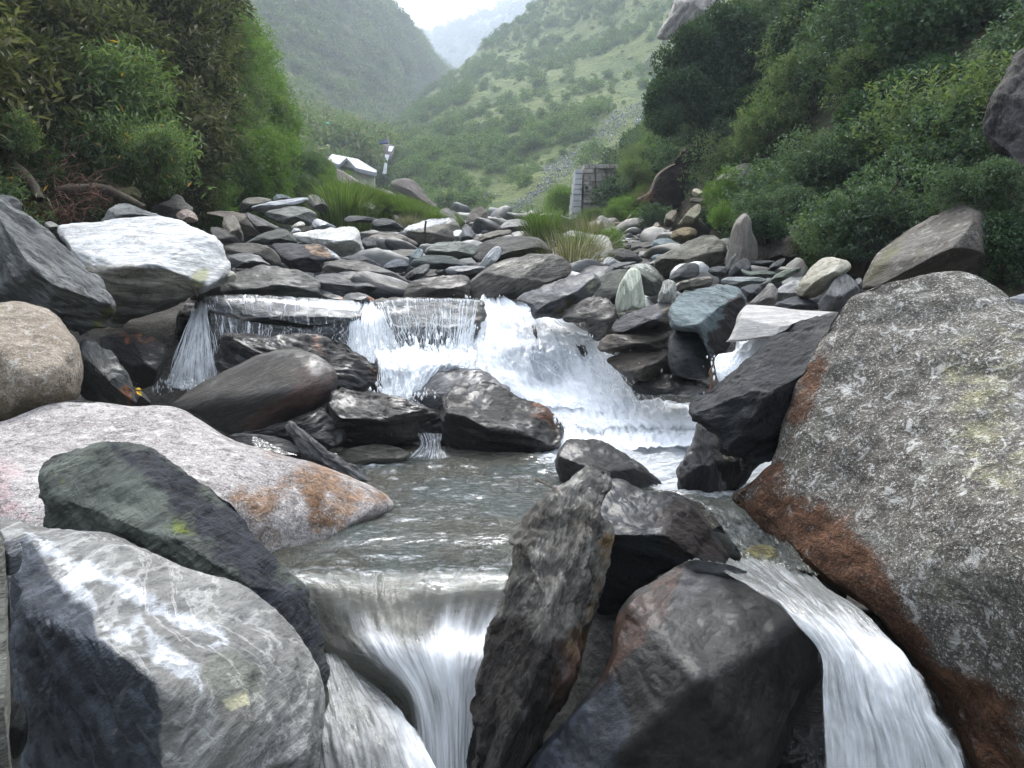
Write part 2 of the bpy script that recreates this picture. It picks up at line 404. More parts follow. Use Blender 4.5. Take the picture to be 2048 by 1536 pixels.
def hill(name, rows, nu, nv, mat, amp, sc, seed, flip=False):
    G = loft(rows, nu, nv); n = gnormals(G)
    if n[..., 1].mean() > 0: n = -n                     # facing the valley
    w = sstep(0, .08, np.linspace(0, 1, nv))[:, None]
    d = fbm(G * sc, seed, 6, .55) + .5 * fbm(G * sc * .4, seed + 7, 3) + .35 * fbm(G * sc * 1.3, seed + 3, 5, .55, ridged=True)
    G = G + n * (d * amp * w)[..., None]
    put(name, surf_mesh(name, G, mat, flip=flip), kind='structure')
    return G, n
LB = [[(-1500,760,3.2),(-400,620,5.2),(-60,470,8.0),(120,440,10),(320,420,12.5),(470,422,16),(600,415,23),(700,424,33),(800,432,42),(880,440,50)],
      [(-1500,350,4.2),(-500,300,6.6),(-100,260,9.2),(120,290,11.5),(320,300,14),(450,300,17.5),(580,325,25),(690,365,36),(790,400,45),(870,425,53)],
      [(-1500,-100,5.0),(-500,-50,8),(-100,60,11),(140,130,13),(330,170,16),(420,195,20),(530,270,29),(650,350,40),(775,392,48),(865,418,56)],
      [(-1400,-700,7),(-500,-500,11),(-100,-300,14),(150,-150,16.5),(340,-20,19),(400,95,23),(500,205,33),(625,340,45),(765,388,53),(862,414,60)],
      [(-1300,-900,14),(-500,-700,20),(-100,-450,26),(150,-250,30),(300,-60,32),(390,115,36),(485,230,46),(615,350,58),(760,396,66),(860,420,70)]]
GLB, NLB = hill('left_bank', LB, 160, 90, M_SOIL, .5, .45, 11)
RB = [[(1165,452,44),(1195,455,36),(1250,455,27),(1400,475,17.5),(1580,530,11.5),(1750,560,8.6),(2050,610,6.6),(2700,760,4.6),(3600,900,3.4)],
      [(1180,420,47),(1215,415,40),(1260,380,31),(1400,390,20),(1580,400,13.2),(1750,400,10.2),(2050,400,8.0),(2700,400,5.8),(3600,450,4.4)],
      [(1198,390,52),(1250,370,45),(1325,300,35),(1420,250,23),(1600,220,15.5),(1780,220,12),(2050,220,9.6),(2700,150,7),(3600,100,5.4)],
      [(1215,370,60),(1285,305,50),(1385,220,41),(1500,60,28),(1620,20,18.5),(1800,20,14.5),(2050,20,11.6),(2700,-150,8.6),(3600,-200,6.8)],
      [(1225,365,70),(1300,285,60),(1440,150,50),(1560,-100,36),(1640,-200,24),(1820,-200,19),(2070,-250,15),(2700,-500,12),(3600,-700,10)],
      [(1235,375,90),(1310,300,80),(1460,130,70),(1580,-150,55),(1650,-300,40),(1850,-300,32),(2100,-350,28),(2700,-600,24),(3600,-800,20)]]
GRB, NRB = hill('right_bank', RB, 160, 100, M_SOIL, .5, .45, 12)
RH = [[(740,345,120),(800,352,100),(850,385,82),(900,430,66),(960,440,60),(1010,445,58),(1100,450,55),(1250,450,50),(1500,450,50)],
      [(755,325,140),(830,300,122),(900,320,108),(980,345,95),(1050,355,86),(1120,365,78),(1220,370,70),(1350,360,66),(1600,340,62)],
      [(765,318,160),(845,255,150),(930,235,140),(1020,240,130),(1110,250,120),(1200,245,110),(1300,230,100),(1450,200,95),(1700,180,90)],
      [(775,312,185),(862,205,185),(955,150,180),(1060,130,175),(1160,120,165),(1270,90,155),(1400,50,148),(1550,20,140),(1800,-20,130)],
      [(782,308,205),(878,182,215),(965,118,225),(1045,48,235),(1120,-20,240),(1230,-130,240),(1400,-250,235),(1600,-350,220),(1900,-450,200)],
      [(790,330,260),(900,240,280),(990,180,300),(1080,120,310),(1180,60,320),(1300,0,330),(1500,-80,330),(1700,-150,320),(2000,-200,300)]]
RH.insert(0, [(a, b + 60, c * .93) for a, b, c in RH[0]])
GRH, NRH = hill('right_hill', RH, 220, 150, M_HILLR, 3.0, .035, 13)
LH = [[(-800,420,50),(0,420,56),(400,420,60),(620,415,66),(690,405,74),(745,375,92),(770,352,118),(790,335,140),(805,325,170)],
      [(-800,200,75),(0,230,85),(380,260,95),(590,280,105),(670,290,118),(730,300,132),(765,305,150),(800,300,175),(830,290,200)],
      [(-800,0,105),(0,60,120),(350,120,135),(560,170,150),(660,205,168),(725,235,185),(775,255,205),(820,255,230),(855,245,255)],
      [(-800,-250,140),(0,-150,160),(350,-60,178),(560,30,195),(660,90,215),(740,140,235),(800,180,258),(850,205,285),(885,205,310)],
      [(-800,-700,190),(0,-550,210),(350,-380,230),(560,-200,250),(670,-80,270),(775,12,290),(840,75,312),(885,130,335),(925,180,355)],
      [(-800,-650,280),(0,-500,300),(350,-330,320),(560,-150,340),(680,0,350),(790,80,370),(860,150,390),(910,200,400),(950,240,410)]]
GLH, NLH = hill('left_hill', LH, 220, 150, M_HILLL, 6.0, .022, 14)
MT = [[(500,330,560),(780,320,560),(850,310,540),(900,290,520),(960,290,500),(1100,300,480),(1400,300,480),(1900,300,480)],
      [(500,220,680),(780,210,680),(850,200,660),(900,190,640),(960,185,620),(1100,170,600),(1400,160,600),(1900,150,600)],
      [(500,40,840),(700,100,830),(800,78,820),(850,66,810),(900,54,800),(960,34,790),(1030,10,780),(1110,-22,770),(1300,-120,760),(1900,-200,760)],
      [(500,120,1100),(780,150,1100),(850,140,1100),(900,130,1080),(960,110,1060),(1100,60,1050),(1400,0,1050),(1900,0,1050)]]
MT[2] = [MT[2][i] for i in (0,2,3,4,5,6,8,9)]
GMT, NMT = hill('mountain', MT, 200, 90, M_MOUNT, 9.0, .012, 15)

# the valley goes on unseen behind the camera; slopes added to block sky light
def back_ring():
    ang = np.radians(np.linspace(20, 340, 90)); rr = np.array([9, 14, 22, 34, 60]); hh = np.array([-2.0, 3.5, 11, 22, 38])
    a, k = np.meshgrid(ang, np.arange(5), indexing='xy'); R_ = rr[k] * (1 + .9 * np.abs(np.cos(a)) ** 2); H = hh[k] * (1 - .45 * np.exp(-((a - math.pi) / .45) ** 2))
    G = np.stack([R_ * np.sin(a), R_ * np.cos(a) * 1.0 - 3, H], -1)
    m = (G[..., 1] < 3)
    G = cr1(G.reshape(5, -1), 40).reshape(40, 90, 3)
    G[..., 2] += 1.0 * fbm(G * .25, 44, 4)
    return G
GBK = back_ring(); keep = slice(14, 76)
put('sky_block_slopes', surf_mesh('sky_block_slopes', GBK[:, keep], groundmat('slope_scrub', [(.035,.05,.02), (.05,.07,.028), (.07,.075,.04), (.03,.035,.018)], .6, .8, .4)), kind='structure')
# ------------------------------------------------------------------ the boulders, near to far
RUST=(.20,.075,.03); MOSS=(.10,.13,.025); PALE=(.5,.5,.48); TAN=(.34,.24,.15); WHITE=(.72,.74,.76); OCH=(.22,.17,.06)
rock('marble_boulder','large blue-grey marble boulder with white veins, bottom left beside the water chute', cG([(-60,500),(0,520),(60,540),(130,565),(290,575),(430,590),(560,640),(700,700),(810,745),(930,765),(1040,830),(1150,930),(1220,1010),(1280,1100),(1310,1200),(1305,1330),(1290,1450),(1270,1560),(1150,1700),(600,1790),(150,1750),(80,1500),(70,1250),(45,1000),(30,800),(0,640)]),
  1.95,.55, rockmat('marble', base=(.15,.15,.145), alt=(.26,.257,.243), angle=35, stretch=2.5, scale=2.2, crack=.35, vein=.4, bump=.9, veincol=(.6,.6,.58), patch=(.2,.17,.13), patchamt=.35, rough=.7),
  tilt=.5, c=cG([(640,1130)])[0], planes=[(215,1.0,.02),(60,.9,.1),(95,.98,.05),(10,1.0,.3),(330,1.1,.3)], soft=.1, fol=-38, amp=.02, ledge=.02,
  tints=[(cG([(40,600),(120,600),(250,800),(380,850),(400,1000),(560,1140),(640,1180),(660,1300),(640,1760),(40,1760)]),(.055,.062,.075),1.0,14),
         (cG([(110,585),(300,690),(520,790),(620,850),(560,850),(400,790),(240,700)]),(.42,.44,.46),1.0,30),(cG([(230,760),(380,830),(420,900),(470,960),(560,1030),(480,1050),(400,980),(370,880)]),(.46,.48,.50),1.0,30),
 (cG([(520,830),(640,860),(800,930),(900,970),(930,1050),(860,1080),(780,1050),(880,1020),(780,960),(640,910)]),(.46,.48,.51),1.0,26),(cG([(560,900),(640,1000),(760,1080),(830,1110),(800,1220),(700,1190),(600,1120),(540,1050),(640,1090),(580,980)]),(.42,.44,.46),1.0,30),
         (cG([(790,1140),(900,1060),(1000,1090),(1075,1140),(1060,1230),(960,1280),(870,1250)]),(.20,.205,.18),1.0,10),
         (cG([(890,1265),(990,1225),(1000,1280),(930,1310)]),(.42,.40,.28),1.0,6)], detail=1.1)
rock('granite_boulder','pale grey stone edge standing at the far left bottom corner of the frame', cG([(-300,560),(-80,560),(0,600),(20,700),(32,900),(38,1150),(40,1400),(30,1700),(-300,1750)]),1.5,.25,BROWN(0,base=(.22,.22,.19),alt=(.33,.33,.29)),tilt=.1,amp=.015)
rock('river_stone','small smooth blue-grey pebble wedged above the veined marble boulder', cG([(10,620),(60,610),(88,630),(90,690),(75,735),(40,755),(15,740),(0,680)]),1.55,.035,SLATE(20,base=(.14,.15,.17),alt=(.3,.31,.33)),amp=.01)
rock('river_stone','small dark grey stone low in the gap left of the veined marble boulder', cG([(50,1260),(90,1280),(115,1340),(105,1440),(70,1500),(40,1480),(35,1350)]),1.6,.05,SLATE(60),amp=.02)
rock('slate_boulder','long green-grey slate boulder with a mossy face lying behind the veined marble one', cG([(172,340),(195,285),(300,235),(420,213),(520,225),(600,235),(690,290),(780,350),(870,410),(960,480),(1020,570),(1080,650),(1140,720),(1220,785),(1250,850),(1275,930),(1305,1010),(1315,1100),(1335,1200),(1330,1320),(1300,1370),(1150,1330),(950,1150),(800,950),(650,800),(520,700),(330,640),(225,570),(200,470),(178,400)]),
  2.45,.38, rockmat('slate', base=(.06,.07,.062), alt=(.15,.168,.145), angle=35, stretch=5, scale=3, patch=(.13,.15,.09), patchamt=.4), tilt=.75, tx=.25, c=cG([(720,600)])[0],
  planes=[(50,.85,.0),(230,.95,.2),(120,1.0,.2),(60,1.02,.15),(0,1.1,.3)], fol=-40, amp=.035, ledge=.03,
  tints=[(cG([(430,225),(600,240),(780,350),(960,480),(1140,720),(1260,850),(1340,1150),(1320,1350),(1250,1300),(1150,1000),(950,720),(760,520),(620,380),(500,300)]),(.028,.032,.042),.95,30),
   (cG([(240,370),(275,365),(280,395),(250,400)]),(.13,.16,.03),.8,22),(cG([(690,545),(760,535),(790,570),(720,575)]),(.12,.15,.03),.8,26)], detail=1.1)
rock('granite_boulder','wide pinkish grey granite boulder sloping down into the pool, rust stained at its right end', cG([(-300,160),(-150,140),(0,125),(100,90),(200,55),(290,40),(370,45),(450,55),(540,65),(650,65),(750,85),(850,150),(950,205),(1050,235),(1180,270),(1290,300),(1400,340),(1500,380),(1575,425),(1600,480),(1480,560),(1380,640),(1250,720),(1050,800),(800,850),(400,850),(0,800),(-300,650)]),
  3.75,.8, GRAN(base=(.24,.215,.21),alt=(.40,.375,.365),speck=.8,scale=2.2), tilt=1.0, tx=.22, c=cG([(640,400)])[0], planes=[(90,.9,.1),(50,1.0,.2),(300,1.05,.35)], amp=.018, soft=.25,
  tints=[(cG([(950,430),(1120,400),(1150,330),(1100,270),(1300,305),(1500,380),(1570,440),(1480,520),(1350,600),(1300,560),(1330,480),(1250,400),(1180,420),(1100,560),(1000,560)]),(.21,.135,.09),.75,55),
    (cG([(-200,250),(-20,230),(60,350),(200,540),(0,600),(-200,560)]),(.33,.25,.245),.5,60),
    (cG([(1240,420),(1300,400),(1340,500),(1330,560),(1290,560)]),(.13,.07,.035),.7,25)], detail=1.0)
rock('granite_boulder','round tan weathered granite boulder at the left edge above the pink one', cD([(-300,640),(-60,590),(30,575),(90,572),(190,595),(270,650),(330,720),(362,790),(372,870),(370,950),(355,1010),(280,1060),(180,1090),(80,1130),(20,1150),(-300,1160)]),
  4.6,.6, GRAN(base=(.20,.155,.11),alt=(.36,.30,.235),speck=.55,patch=(.16,.13,.075)), tilt=.35, planes=[(80,1.05,.3),(200,1.1,.4)], amp=.022, soft=.25, c=cD([(60,860)])[0],
  tints=[(cD([(-100,980),(100,1020),(380,980),(380,1200),(-100,1200)]),(.13,.11,.07),.6,40)])
rock('slate_boulder','big angular dark grey slate boulder leaning in from the left edge', cD([(-300,20),(-100,60),(0,112),(80,160),(160,210),(240,270),(300,330),(370,400),(430,440),(480,500),(510,560),(528,610),(500,670),(420,710),(370,745),(330,710),(270,680),(190,650),(80,640),(0,640),(-300,640)]),
  5.5,.75, SLATE(-38,base=(.075,.08,.082),alt=(.17,.178,.178),scale=2.2), tilt=.5, planes=[(45,.8,.0),(250,.85,.1),(300,1.0,.05),(40,1.0,.3)], fol=-38, amp=.03, ledge=.05, c=cD([(180,440)])[0],
  tints=[(cD([(440,620),(520,600),(520,660),(430,700)]),(.12,.13,.05),.6,20)])
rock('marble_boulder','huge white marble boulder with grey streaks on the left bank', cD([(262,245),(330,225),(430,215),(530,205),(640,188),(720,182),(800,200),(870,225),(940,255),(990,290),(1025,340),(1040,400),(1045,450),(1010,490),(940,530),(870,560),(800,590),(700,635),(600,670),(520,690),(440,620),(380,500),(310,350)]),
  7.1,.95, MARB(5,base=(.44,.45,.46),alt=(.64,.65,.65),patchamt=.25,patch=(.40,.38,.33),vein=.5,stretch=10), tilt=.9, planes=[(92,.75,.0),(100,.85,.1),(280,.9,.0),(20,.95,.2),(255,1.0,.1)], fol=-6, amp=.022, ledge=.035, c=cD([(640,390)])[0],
  tints=[(cD([(380,400),(560,410),(760,430),(880,440),(900,540),(860,640),(500,740),(380,560)]),(.30,.285,.24),.85,16),  # stain and underside shade are both put into the lower tints
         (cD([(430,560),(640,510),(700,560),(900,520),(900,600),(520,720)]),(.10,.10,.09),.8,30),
         (cD([(870,430),(960,400),(960,440),(900,520),(850,530)]),(.33,.34,.2),.7,14)])
rock('river_stone','small lumpy cream stone tucked at the right tip of the white marble boulder', cD([(1020,470),(1050,435),(1075,455),(1070,480),(1030,490)]),6.9,.08,MARB(0,base=(.4,.38,.3),alt=(.6,.58,.5)),amp=.05)
rock('wet_rock','wet dark grey rock standing between the tan boulder and the cave', cO([(690,440),(760,425),(810,440),(860,480),(940,510),(990,570),(1020,640),(1080,690),(1110,770),(1140,860),(1160,990),(1100,1010),(900,1000),(780,960),(690,900),(680,700)]),5.0,.3,DARK(-50,.5,base=(.03,.034,.036),alt=(.06,.066,.066)),tilt=.3,planes=[(60,.85,.05),(200,.8,.05),(280,1,.2)],fol=-50,amp=.045,
  tints=[(cO([(1040,830),(1120,820),(1160,1000),(1080,1000)]),RUST,.7,30)])
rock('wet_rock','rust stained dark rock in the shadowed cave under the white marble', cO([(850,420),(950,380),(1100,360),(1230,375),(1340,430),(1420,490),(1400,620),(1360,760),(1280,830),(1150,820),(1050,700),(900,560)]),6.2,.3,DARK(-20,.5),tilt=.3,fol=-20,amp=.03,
  tints=[(cO([(1060,380),(1200,370),(1340,430),(1250,450),(1100,440)]),RUST,.8,30)])
rock('river_stone','small dark wet stone beside the tiny yellow leaf', cO([(1140,880),(1200,860),(1250,900),(1290,970),(1200,990),(1140,990)]),5.3,.08,DARK(0,.8),amp=.03)
rock('wet_rock','wet black rock mass behind the leftmost water curtain', cD([(830,620),(900,590),(1050,640),(1300,690),(1560,700),(1640,800),(1600,940),(1300,1000),(1000,1040),(780,1020),(740,950),(760,800)]),7.35,.3,DARK(0,.8),tilt=.2,fol=0,amp=.04)
rock('wet_rock','grey lip rock with a thin veil of water spilling over its long edge', cD([(880,600),(900,562),(960,550),(1100,548),(1220,560),(1330,570),(1450,575),(1560,588),(1650,600),(1700,640),(1690,700),(1600,730),(1450,725),(1300,705),(1150,700),(1020,720),(950,700),(910,650)]),
  7.05,.4,SLATE(-4,.6,base=(.03,.03,.03),alt=(.11,.108,.106),rough=.6),tilt=.3,planes=[(90,.8,.0),(270,.9,.1)],fol=-5,amp=.03)
rock('wet_rock','rounded brown-grey lip rock in the middle of the falls with water over its face', cE([(130,610),(200,590),(330,585),(480,585),(620,590),(720,600),(750,660),(730,760),(690,820),(600,870),(480,890),(350,880),(230,840),(170,760),(135,680)]),
  7.15,.4,BROWN(0,.7,base=(.05,.045,.04),alt=(.17,.16,.14)),tilt=.3,planes=[(90,.7,.0)],fol=0,amp=.04)
rock('wet_rock','black arched rock with rusty ledges behind the smooth brown slab', cD([(1000,740),(1100,725),(1250,725),(1400,730),(1500,745),(1600,790),(1680,840),(1740,900),(1752,960),(1710,1003),(1620,1000),(1530,990),(1450,960),(1200,930),(1000,900)]),
  6.3,.35,DARK(-15,.85),tilt=.3,planes=[(70,.8,.05),(90,1.0,.3)],fol=-15,amp=.05,ledge=.04,tints=[(cD([(1410,740),(1460,740),(1470,800),(1420,810)]),RUST,.8,25),(cD([(1660,850),(1740,900),(1740,950),(1700,930)]),(.13,.07,.04),.6,25)])
rock('brown_boulder','smooth egg-shaped brown slab boulder tilted in the centre left of the stream', cD([(765,1060),(850,990),(950,930),(1050,880),(1150,830),(1250,800),(1340,795),(1430,815),(1500,860),(1535,910),(1532,970),(1480,1035),(1400,1090),(1300,1130),(1200,1165),(1100,1185),(1010,1170),(930,1110),(870,1080)]),
  5.6,.45,BROWN(30,.55,base=(.022,.019,.016),alt=(.058,.052,.046),stretch=6,bump=.8),tilt=.5,planes=[(120,.85,.1),(250,.9,.0),(150,1.0,.2)],fol=28,amp=.014,soft=.3,
  tints=[(cD([(1380,870),(1440,830),(1530,900),(1535,970),(1450,1060),(1250,1150),(1090,1180),(1150,1090),(1300,1010),(1330,930)]),(.045,.022,.016),.9,22),
         (cD([(1400,830),(1460,830),(1500,880),(1420,900)]),(.4,.38,.36),.5,18)])
rock('wet_rock','flat layered black slab right of the brown slab boulder', cD([(1480,1060),(1500,990),(1560,970),(1650,985),(1780,1000),(1880,1030),(1960,1060),(2002,1100),(1960,1118),(1900,1140),(1880,1190),(1700,1220),(1560,1200),(1490,1140)]),5.35,.3,DARK(-8,.8,alt=(.03,.028,.026)),tilt=.35,planes=[(85,.7,.0),(270,.9,.1)],fol=-9,amp=.05,ledge=.05)
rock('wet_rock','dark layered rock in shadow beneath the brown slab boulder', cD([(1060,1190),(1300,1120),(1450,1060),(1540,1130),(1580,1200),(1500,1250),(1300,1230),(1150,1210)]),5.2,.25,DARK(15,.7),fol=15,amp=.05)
rock('wet_rock','black wet rock mass in the gap under the layered slab', cE([(-120,1200),(100,1180),(480,1200),(560,1300),(520,1400),(300,1400),(0,1410),(-150,1350)]),5.75,.2,DARK(0,.7),fol=5,amp=.05)
rock('schist_shard','thin dark splinter of schist leaning down towards the pool', cG([(1160,155),(1185,125),(1260,190),(1330,240),(1400,280),(1460,320),(1513,365),(1490,377),(1400,352),(1300,308),(1230,268),(1190,215)]),4.65,.09,DARK(-35,.6,alt=(.10,.10,.10)),tilt=.5,fol=-36,amp=.06,planes=[(50,.8,.05)])
rock('wet_rock','low wet stone with water sliding over it, left end of the pool', cG([(1370,260),(1450,228),(1550,220),(1640,240),(1668,268),(1600,300),(1500,315),(1400,310)]),5.2,.25,BROWN(0,.8,base=(.09,.08,.06),alt=(.2,.19,.16)),tilt=1.0,amp=.03)
rock('wet_rock','small grey stone at the water edge behind the pink granite', cG([(930,185),(1000,175),(1100,185),(1180,210),(1230,260),(1100,260),(1000,230)]),5.0,.15,DARK(0,.5,alt=(.1,.1,.1)),amp=.03)
rock('wet_rock','broad black wet rock with layered face in the centre of the stream', cE([(488,1160),(510,1110),(560,1060),(650,1040),(760,1050),(850,1080),(930,1130),(1020,1160),(1090,1200),(1140,1260),(1168,1320),(1178,1385),(1150,1430),(1060,1450),(850,1460),(650,1460),(540,1440),(505,1350),(485,1250)]),
  5.75,.5,DARK(-6,.75,stretch=9,bump=1.6),tilt=.55,planes=[(75,.75,.0),(88,.9,.1),(40,1.0,.3),(270,1.05,.4)],fol=-8,amp=.04,ledge=.05,
  tints=[(cE([(1000,1150),(1060,1160),(1140,1250),(1110,1290),(1040,1240),(990,1200)]),(.16,.06,.025),.8,28)],detail=1.2)
rock('wet_rock','grey rock glazed with running water behind the broad black rock', cE([(315,1135),(380,1080),(460,1000),(560,970),(680,975),(760,1000),(830,1050),(880,1100),(850,1200),(600,1250),(480,1230),(400,1180)]),6.0,.3,SLATE(30,1.0,base=(.05,.052,.058),alt=(.17,.17,.18)),tilt=.6,fol=30,amp=.03)
rock('wet_rock','round submerged stone washed by foam below the middle falls', cE([(350,970),(430,915),(520,910),(590,940),(600,990),(540,1040),(420,1060),(350,1030)]),6.35,.25,BROWN(0,.9),tilt=.6,amp=.03)
rock('wet_rock','grey-brown stone under the splash of the left main fall', cE([(140,920),(230,880),(320,910),(350,980),(310,1050),(200,1060),(140,1000)]),6.4,.25,BROWN(0,.9),tilt=.5,amp=.03)
rock('wet_rock','dark wet rock in mid stream just behind the upright schist boulder', cN([(870,1400),(880,1330),(920,1260),(980,1215),(1070,1205),(1180,1210),(1280,1240),(1380,1290),(1460,1350),(1540,1400),(1620,1470),(1680,1540),(1650,1620),(1500,1640),(1300,1600),(1050,1560),(900,1520)]),
  4.55,.35,DARK(-25,.7,base=(.006,.006,.007),alt=(.02,.02,.021)),tilt=.5,planes=[(70,.8,.0),(100,.95,.2),(30,1.0,.2)],fol=-28,amp=.035)
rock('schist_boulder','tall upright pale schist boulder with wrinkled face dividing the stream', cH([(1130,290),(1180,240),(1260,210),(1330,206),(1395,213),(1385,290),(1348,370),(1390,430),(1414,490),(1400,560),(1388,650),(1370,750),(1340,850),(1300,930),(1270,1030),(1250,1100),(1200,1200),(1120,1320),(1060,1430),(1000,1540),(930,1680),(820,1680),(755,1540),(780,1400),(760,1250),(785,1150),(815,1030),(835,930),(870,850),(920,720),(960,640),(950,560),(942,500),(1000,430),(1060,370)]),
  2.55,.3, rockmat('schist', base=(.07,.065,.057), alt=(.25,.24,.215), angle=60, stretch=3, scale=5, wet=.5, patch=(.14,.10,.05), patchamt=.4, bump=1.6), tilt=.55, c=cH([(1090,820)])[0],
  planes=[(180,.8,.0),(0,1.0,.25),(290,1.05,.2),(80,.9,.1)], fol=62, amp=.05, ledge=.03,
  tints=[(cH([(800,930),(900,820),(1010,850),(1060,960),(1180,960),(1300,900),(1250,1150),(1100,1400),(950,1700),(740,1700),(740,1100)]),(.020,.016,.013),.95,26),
         (cH([(940,500),(1130,290),(1200,260),(1060,470),(1000,640),(900,830),(860,850)]),(.10,.09,.075),.8,20),
         (cH([(1380,430),(1415,500),(1390,700),(1270,1040),(1180,1000),(1290,850),(1350,600)]),(.14,.085,.03),.75,26),
         (cH([(1230,960),(1300,900),(1250,1130),(1160,1250),(1120,1200)]),(.10,.045,.025),.5,30)], detail=1.15)
rock('wet_rock','blue-black rock wedged right behind the upright schist boulder', cI([(-60,215),(0,225),(100,240),(200,285),(300,300),(390,325),(440,370),(500,455),(560,555),(600,620),(560,640),(450,615),(400,620),(300,660),(150,750),(60,850),(-60,820),(-120,600),(-100,400),(-80,280)]),
  3.2,.42,DARK(-20,.55,base=(.008,.010,.013),alt=(.024,.028,.032)),tilt=.4,planes=[(85,.72,.0),(275,.9,.0),(30,.95,.1)],fol=-22,amp=.03,c=cI([(230,460)])[0],
  tints=[(cI([(230,370),(380,330),(440,370),(600,620),(520,600),(330,600)]),(.03,.02,.017),.8,22)])
rock('wet_rock','large smooth wet dark boulder at bottom centre right beside the chute', cI([(60,860),(130,750),(230,700),(330,640),(400,608),(500,612),(600,630),(700,680),(800,735),(900,785),(970,840),(990,920),(978,1050),(988,1120),(935,1230),(880,1330),(840,1430),(790,1540),(700,1680),(300,1760),(-100,1760),(-400,1700),(-330,1536),(-180,1350),(-60,1210),(0,1140),(50,1000)]),
  2.35,.42, rockmat('dark_slate', base=(.006,.0058,.0055), alt=(.014,.0135,.0125), angle=20, stretch=1.3, scale=3.2, wet=.3, patch=(.018,.013,.009), patchamt=.6, bump=.45, vein=.25, veincol=(.05,.048,.045), rough=.62), tilt=.45, c=cI([(430,1080)])[0],
  planes=[(80,.80,-.25),(165,.86,-.1),(0,.95,.3),(270,.95,.5)], amp=.02, p=3.2, soft=.1,
  tints=[(cI([(60,860),(230,700),(400,605),(390,690),(300,850),(180,980),(40,1150),(-30,1150)]),(.022,.011,.007),.8,22),
   (cI([(370,620),(500,612),(700,690),(690,730),(540,700),(380,800),(300,820)]),(.022,.022,.023),.8,14),
   (cI([(-330,1536),(-100,1250),(60,1130),(120,1300),(60,1700),(-400,1700)]),(.018,.021,.027),.8,30)], detail=1.1)
rock('granite_boulder','enormous speckled grey granite boulder filling the right edge, rusty at its foot', cX([(1462,1000),(1500,955),(1540,915),(1560,860),(1590,760),(1620,700),(1660,640),(1700,600),(1760,570),(1850,555),(1930,550),(1990,580),(2060,615),(2300,650),(2600,900),(2750,1300),(2550,1850),(2080,1900),(1960,1580),(1900,1440),(1830,1335),(1760,1255),(1680,1195),(1590,1135),(1525,1075)]),
  2.95,.75, GRAN(base=(.082,.073,.061),alt=(.18,.166,.144),speck=.85,scale=2.0,lichen=.22,bump=1.8), tilt=.35, tx=-.35, c=(2010,1080), planes=[(100,.95,.1),(160,.9,.1),(225,1.0,.1),(120,1.0,.3)], amp=.025, soft=.2,
  tints=[(cX([(1440,1010),(1540,900),(1590,760),(1640,680),(1650,720),(1600,860),(1580,980),(1700,1060),(1760,1130),(1860,1280),(2048,1440),(2100,1900),(1950,1600),(1750,1270),(1530,1120)]),(.075,.038,.022),.8,52),
         (cX([(1850,700),(2048,640),(2048,1000),(1930,1000)]),(.2,.19,.09),.25,60)], detail=1.0)
rock('slate_boulder','black overhanging slab leaning against the giant granite boulder', cF([(1290,520),(1200,522),(1100,532),(1000,560),(930,600),(850,660),(780,720),(720,780),(640,840),(560,900),(522,960),(530,1010),(590,1040),(640,1080),(665,1170),(850,1200),(950,1150),(1100,1000),(1300,800),(1350,600)]),
  3.75,.45,rockmat('dark_slate', base=(.007,.008,.010), alt=(.022,.024,.028), angle=30, stretch=6, scale=2.5, wet=.2, patch=(.05,.05,.05), patchamt=.3, bump=1.2),tilt=.8,tx=-.1,planes=[(110,.7,.0),(290,.9,-.2),(130,.9,.1)],fol=25,amp=.035,c=cF([(900,840)])[0],ledge=.03)
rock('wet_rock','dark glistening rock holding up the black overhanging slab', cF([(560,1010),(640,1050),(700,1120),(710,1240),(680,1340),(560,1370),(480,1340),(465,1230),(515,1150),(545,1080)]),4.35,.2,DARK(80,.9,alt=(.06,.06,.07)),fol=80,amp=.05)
rock('wet_rock','black hollow-faced rock in the shade under the overhanging slab', cF([(600,980),(900,980),(900,1150),(820,1240),(760,1310),(640,1330),(580,1250)]),4.45,.2,DARK(60,.5),fol=60,amp=.04)  # backing rock added to stand in for the black shade of the gap
rock('river_stone','small pale stone in the dark gap below the overhanging slab', cF([(675,1160),(700,1160),(735,1190),(700,1196),(680,1185)]),4.1,.04,BROWN(0),amp=.03)
rock('river_stone','upright dark grey stone in the gap beside the giant granite boulder', cF([(755,1160),(790,1145),(812,1170),(800,1230),(760,1240)]),4.0,.05,DARK(0,.3,alt=(.1,.1,.1)),amp=.03)
rock('flat_slab','pale smooth flat slab bridging the side trickle on the right', cF([(700,635),(725,590),(740,530),(775,485),(810,478),(900,485),(1000,500),(1100,505),(1200,512),(1300,530),(1300,600),(1100,620),(930,640),(850,632),(780,640),(690,648)]),
  4.85,.35,rockmat('flat_stone',base=(.24,.235,.225),alt=(.36,.35,.335),angle=-3,stretch=9,scale=2.5,patch=(.3,.29,.27),patchamt=.3,bump=.3,rough=.7),tilt=1.3,planes=[(90,.75,.0),(90,.9,.1)],fol=-3,amp=.008)
rock('slate_boulder','broad blue-green slate block right of the cream upright stone', cF([(440,470),(480,430),(560,403),(650,390),(730,388),(765,415),(785,455),(770,500),(745,560),(715,640),(680,720),(640,740),(600,690),(560,610),(500,600),(440,590),(425,530)]),
  5.75,.4,TEAL(-25),tilt=.5,planes=[(110,.8,.0),(330,.75,-.1),(85,.95,.1)],fol=-30,amp=.025,ledge=.02,tints=[(cF([(745,400),(790,440),(780,500),(690,730),(620,720),(600,640),(690,500)]),(.05,.045,.045),.95,16)])
rock('wet_rock','squat blue-black boulder beneath the blue-green slate block', cF([(432,620),(470,585),(540,570),(585,585),(608,640),(618,720),(620,780),(600,825),(500,820),(440,780),(425,700)]),5.75,.35,DARK(0,.45,base=(.015,.018,.022),alt=(.045,.05,.056)),tilt=.3,planes=[(85,.8,.0),(10,.9,.1)],fol=-10,amp=.03)
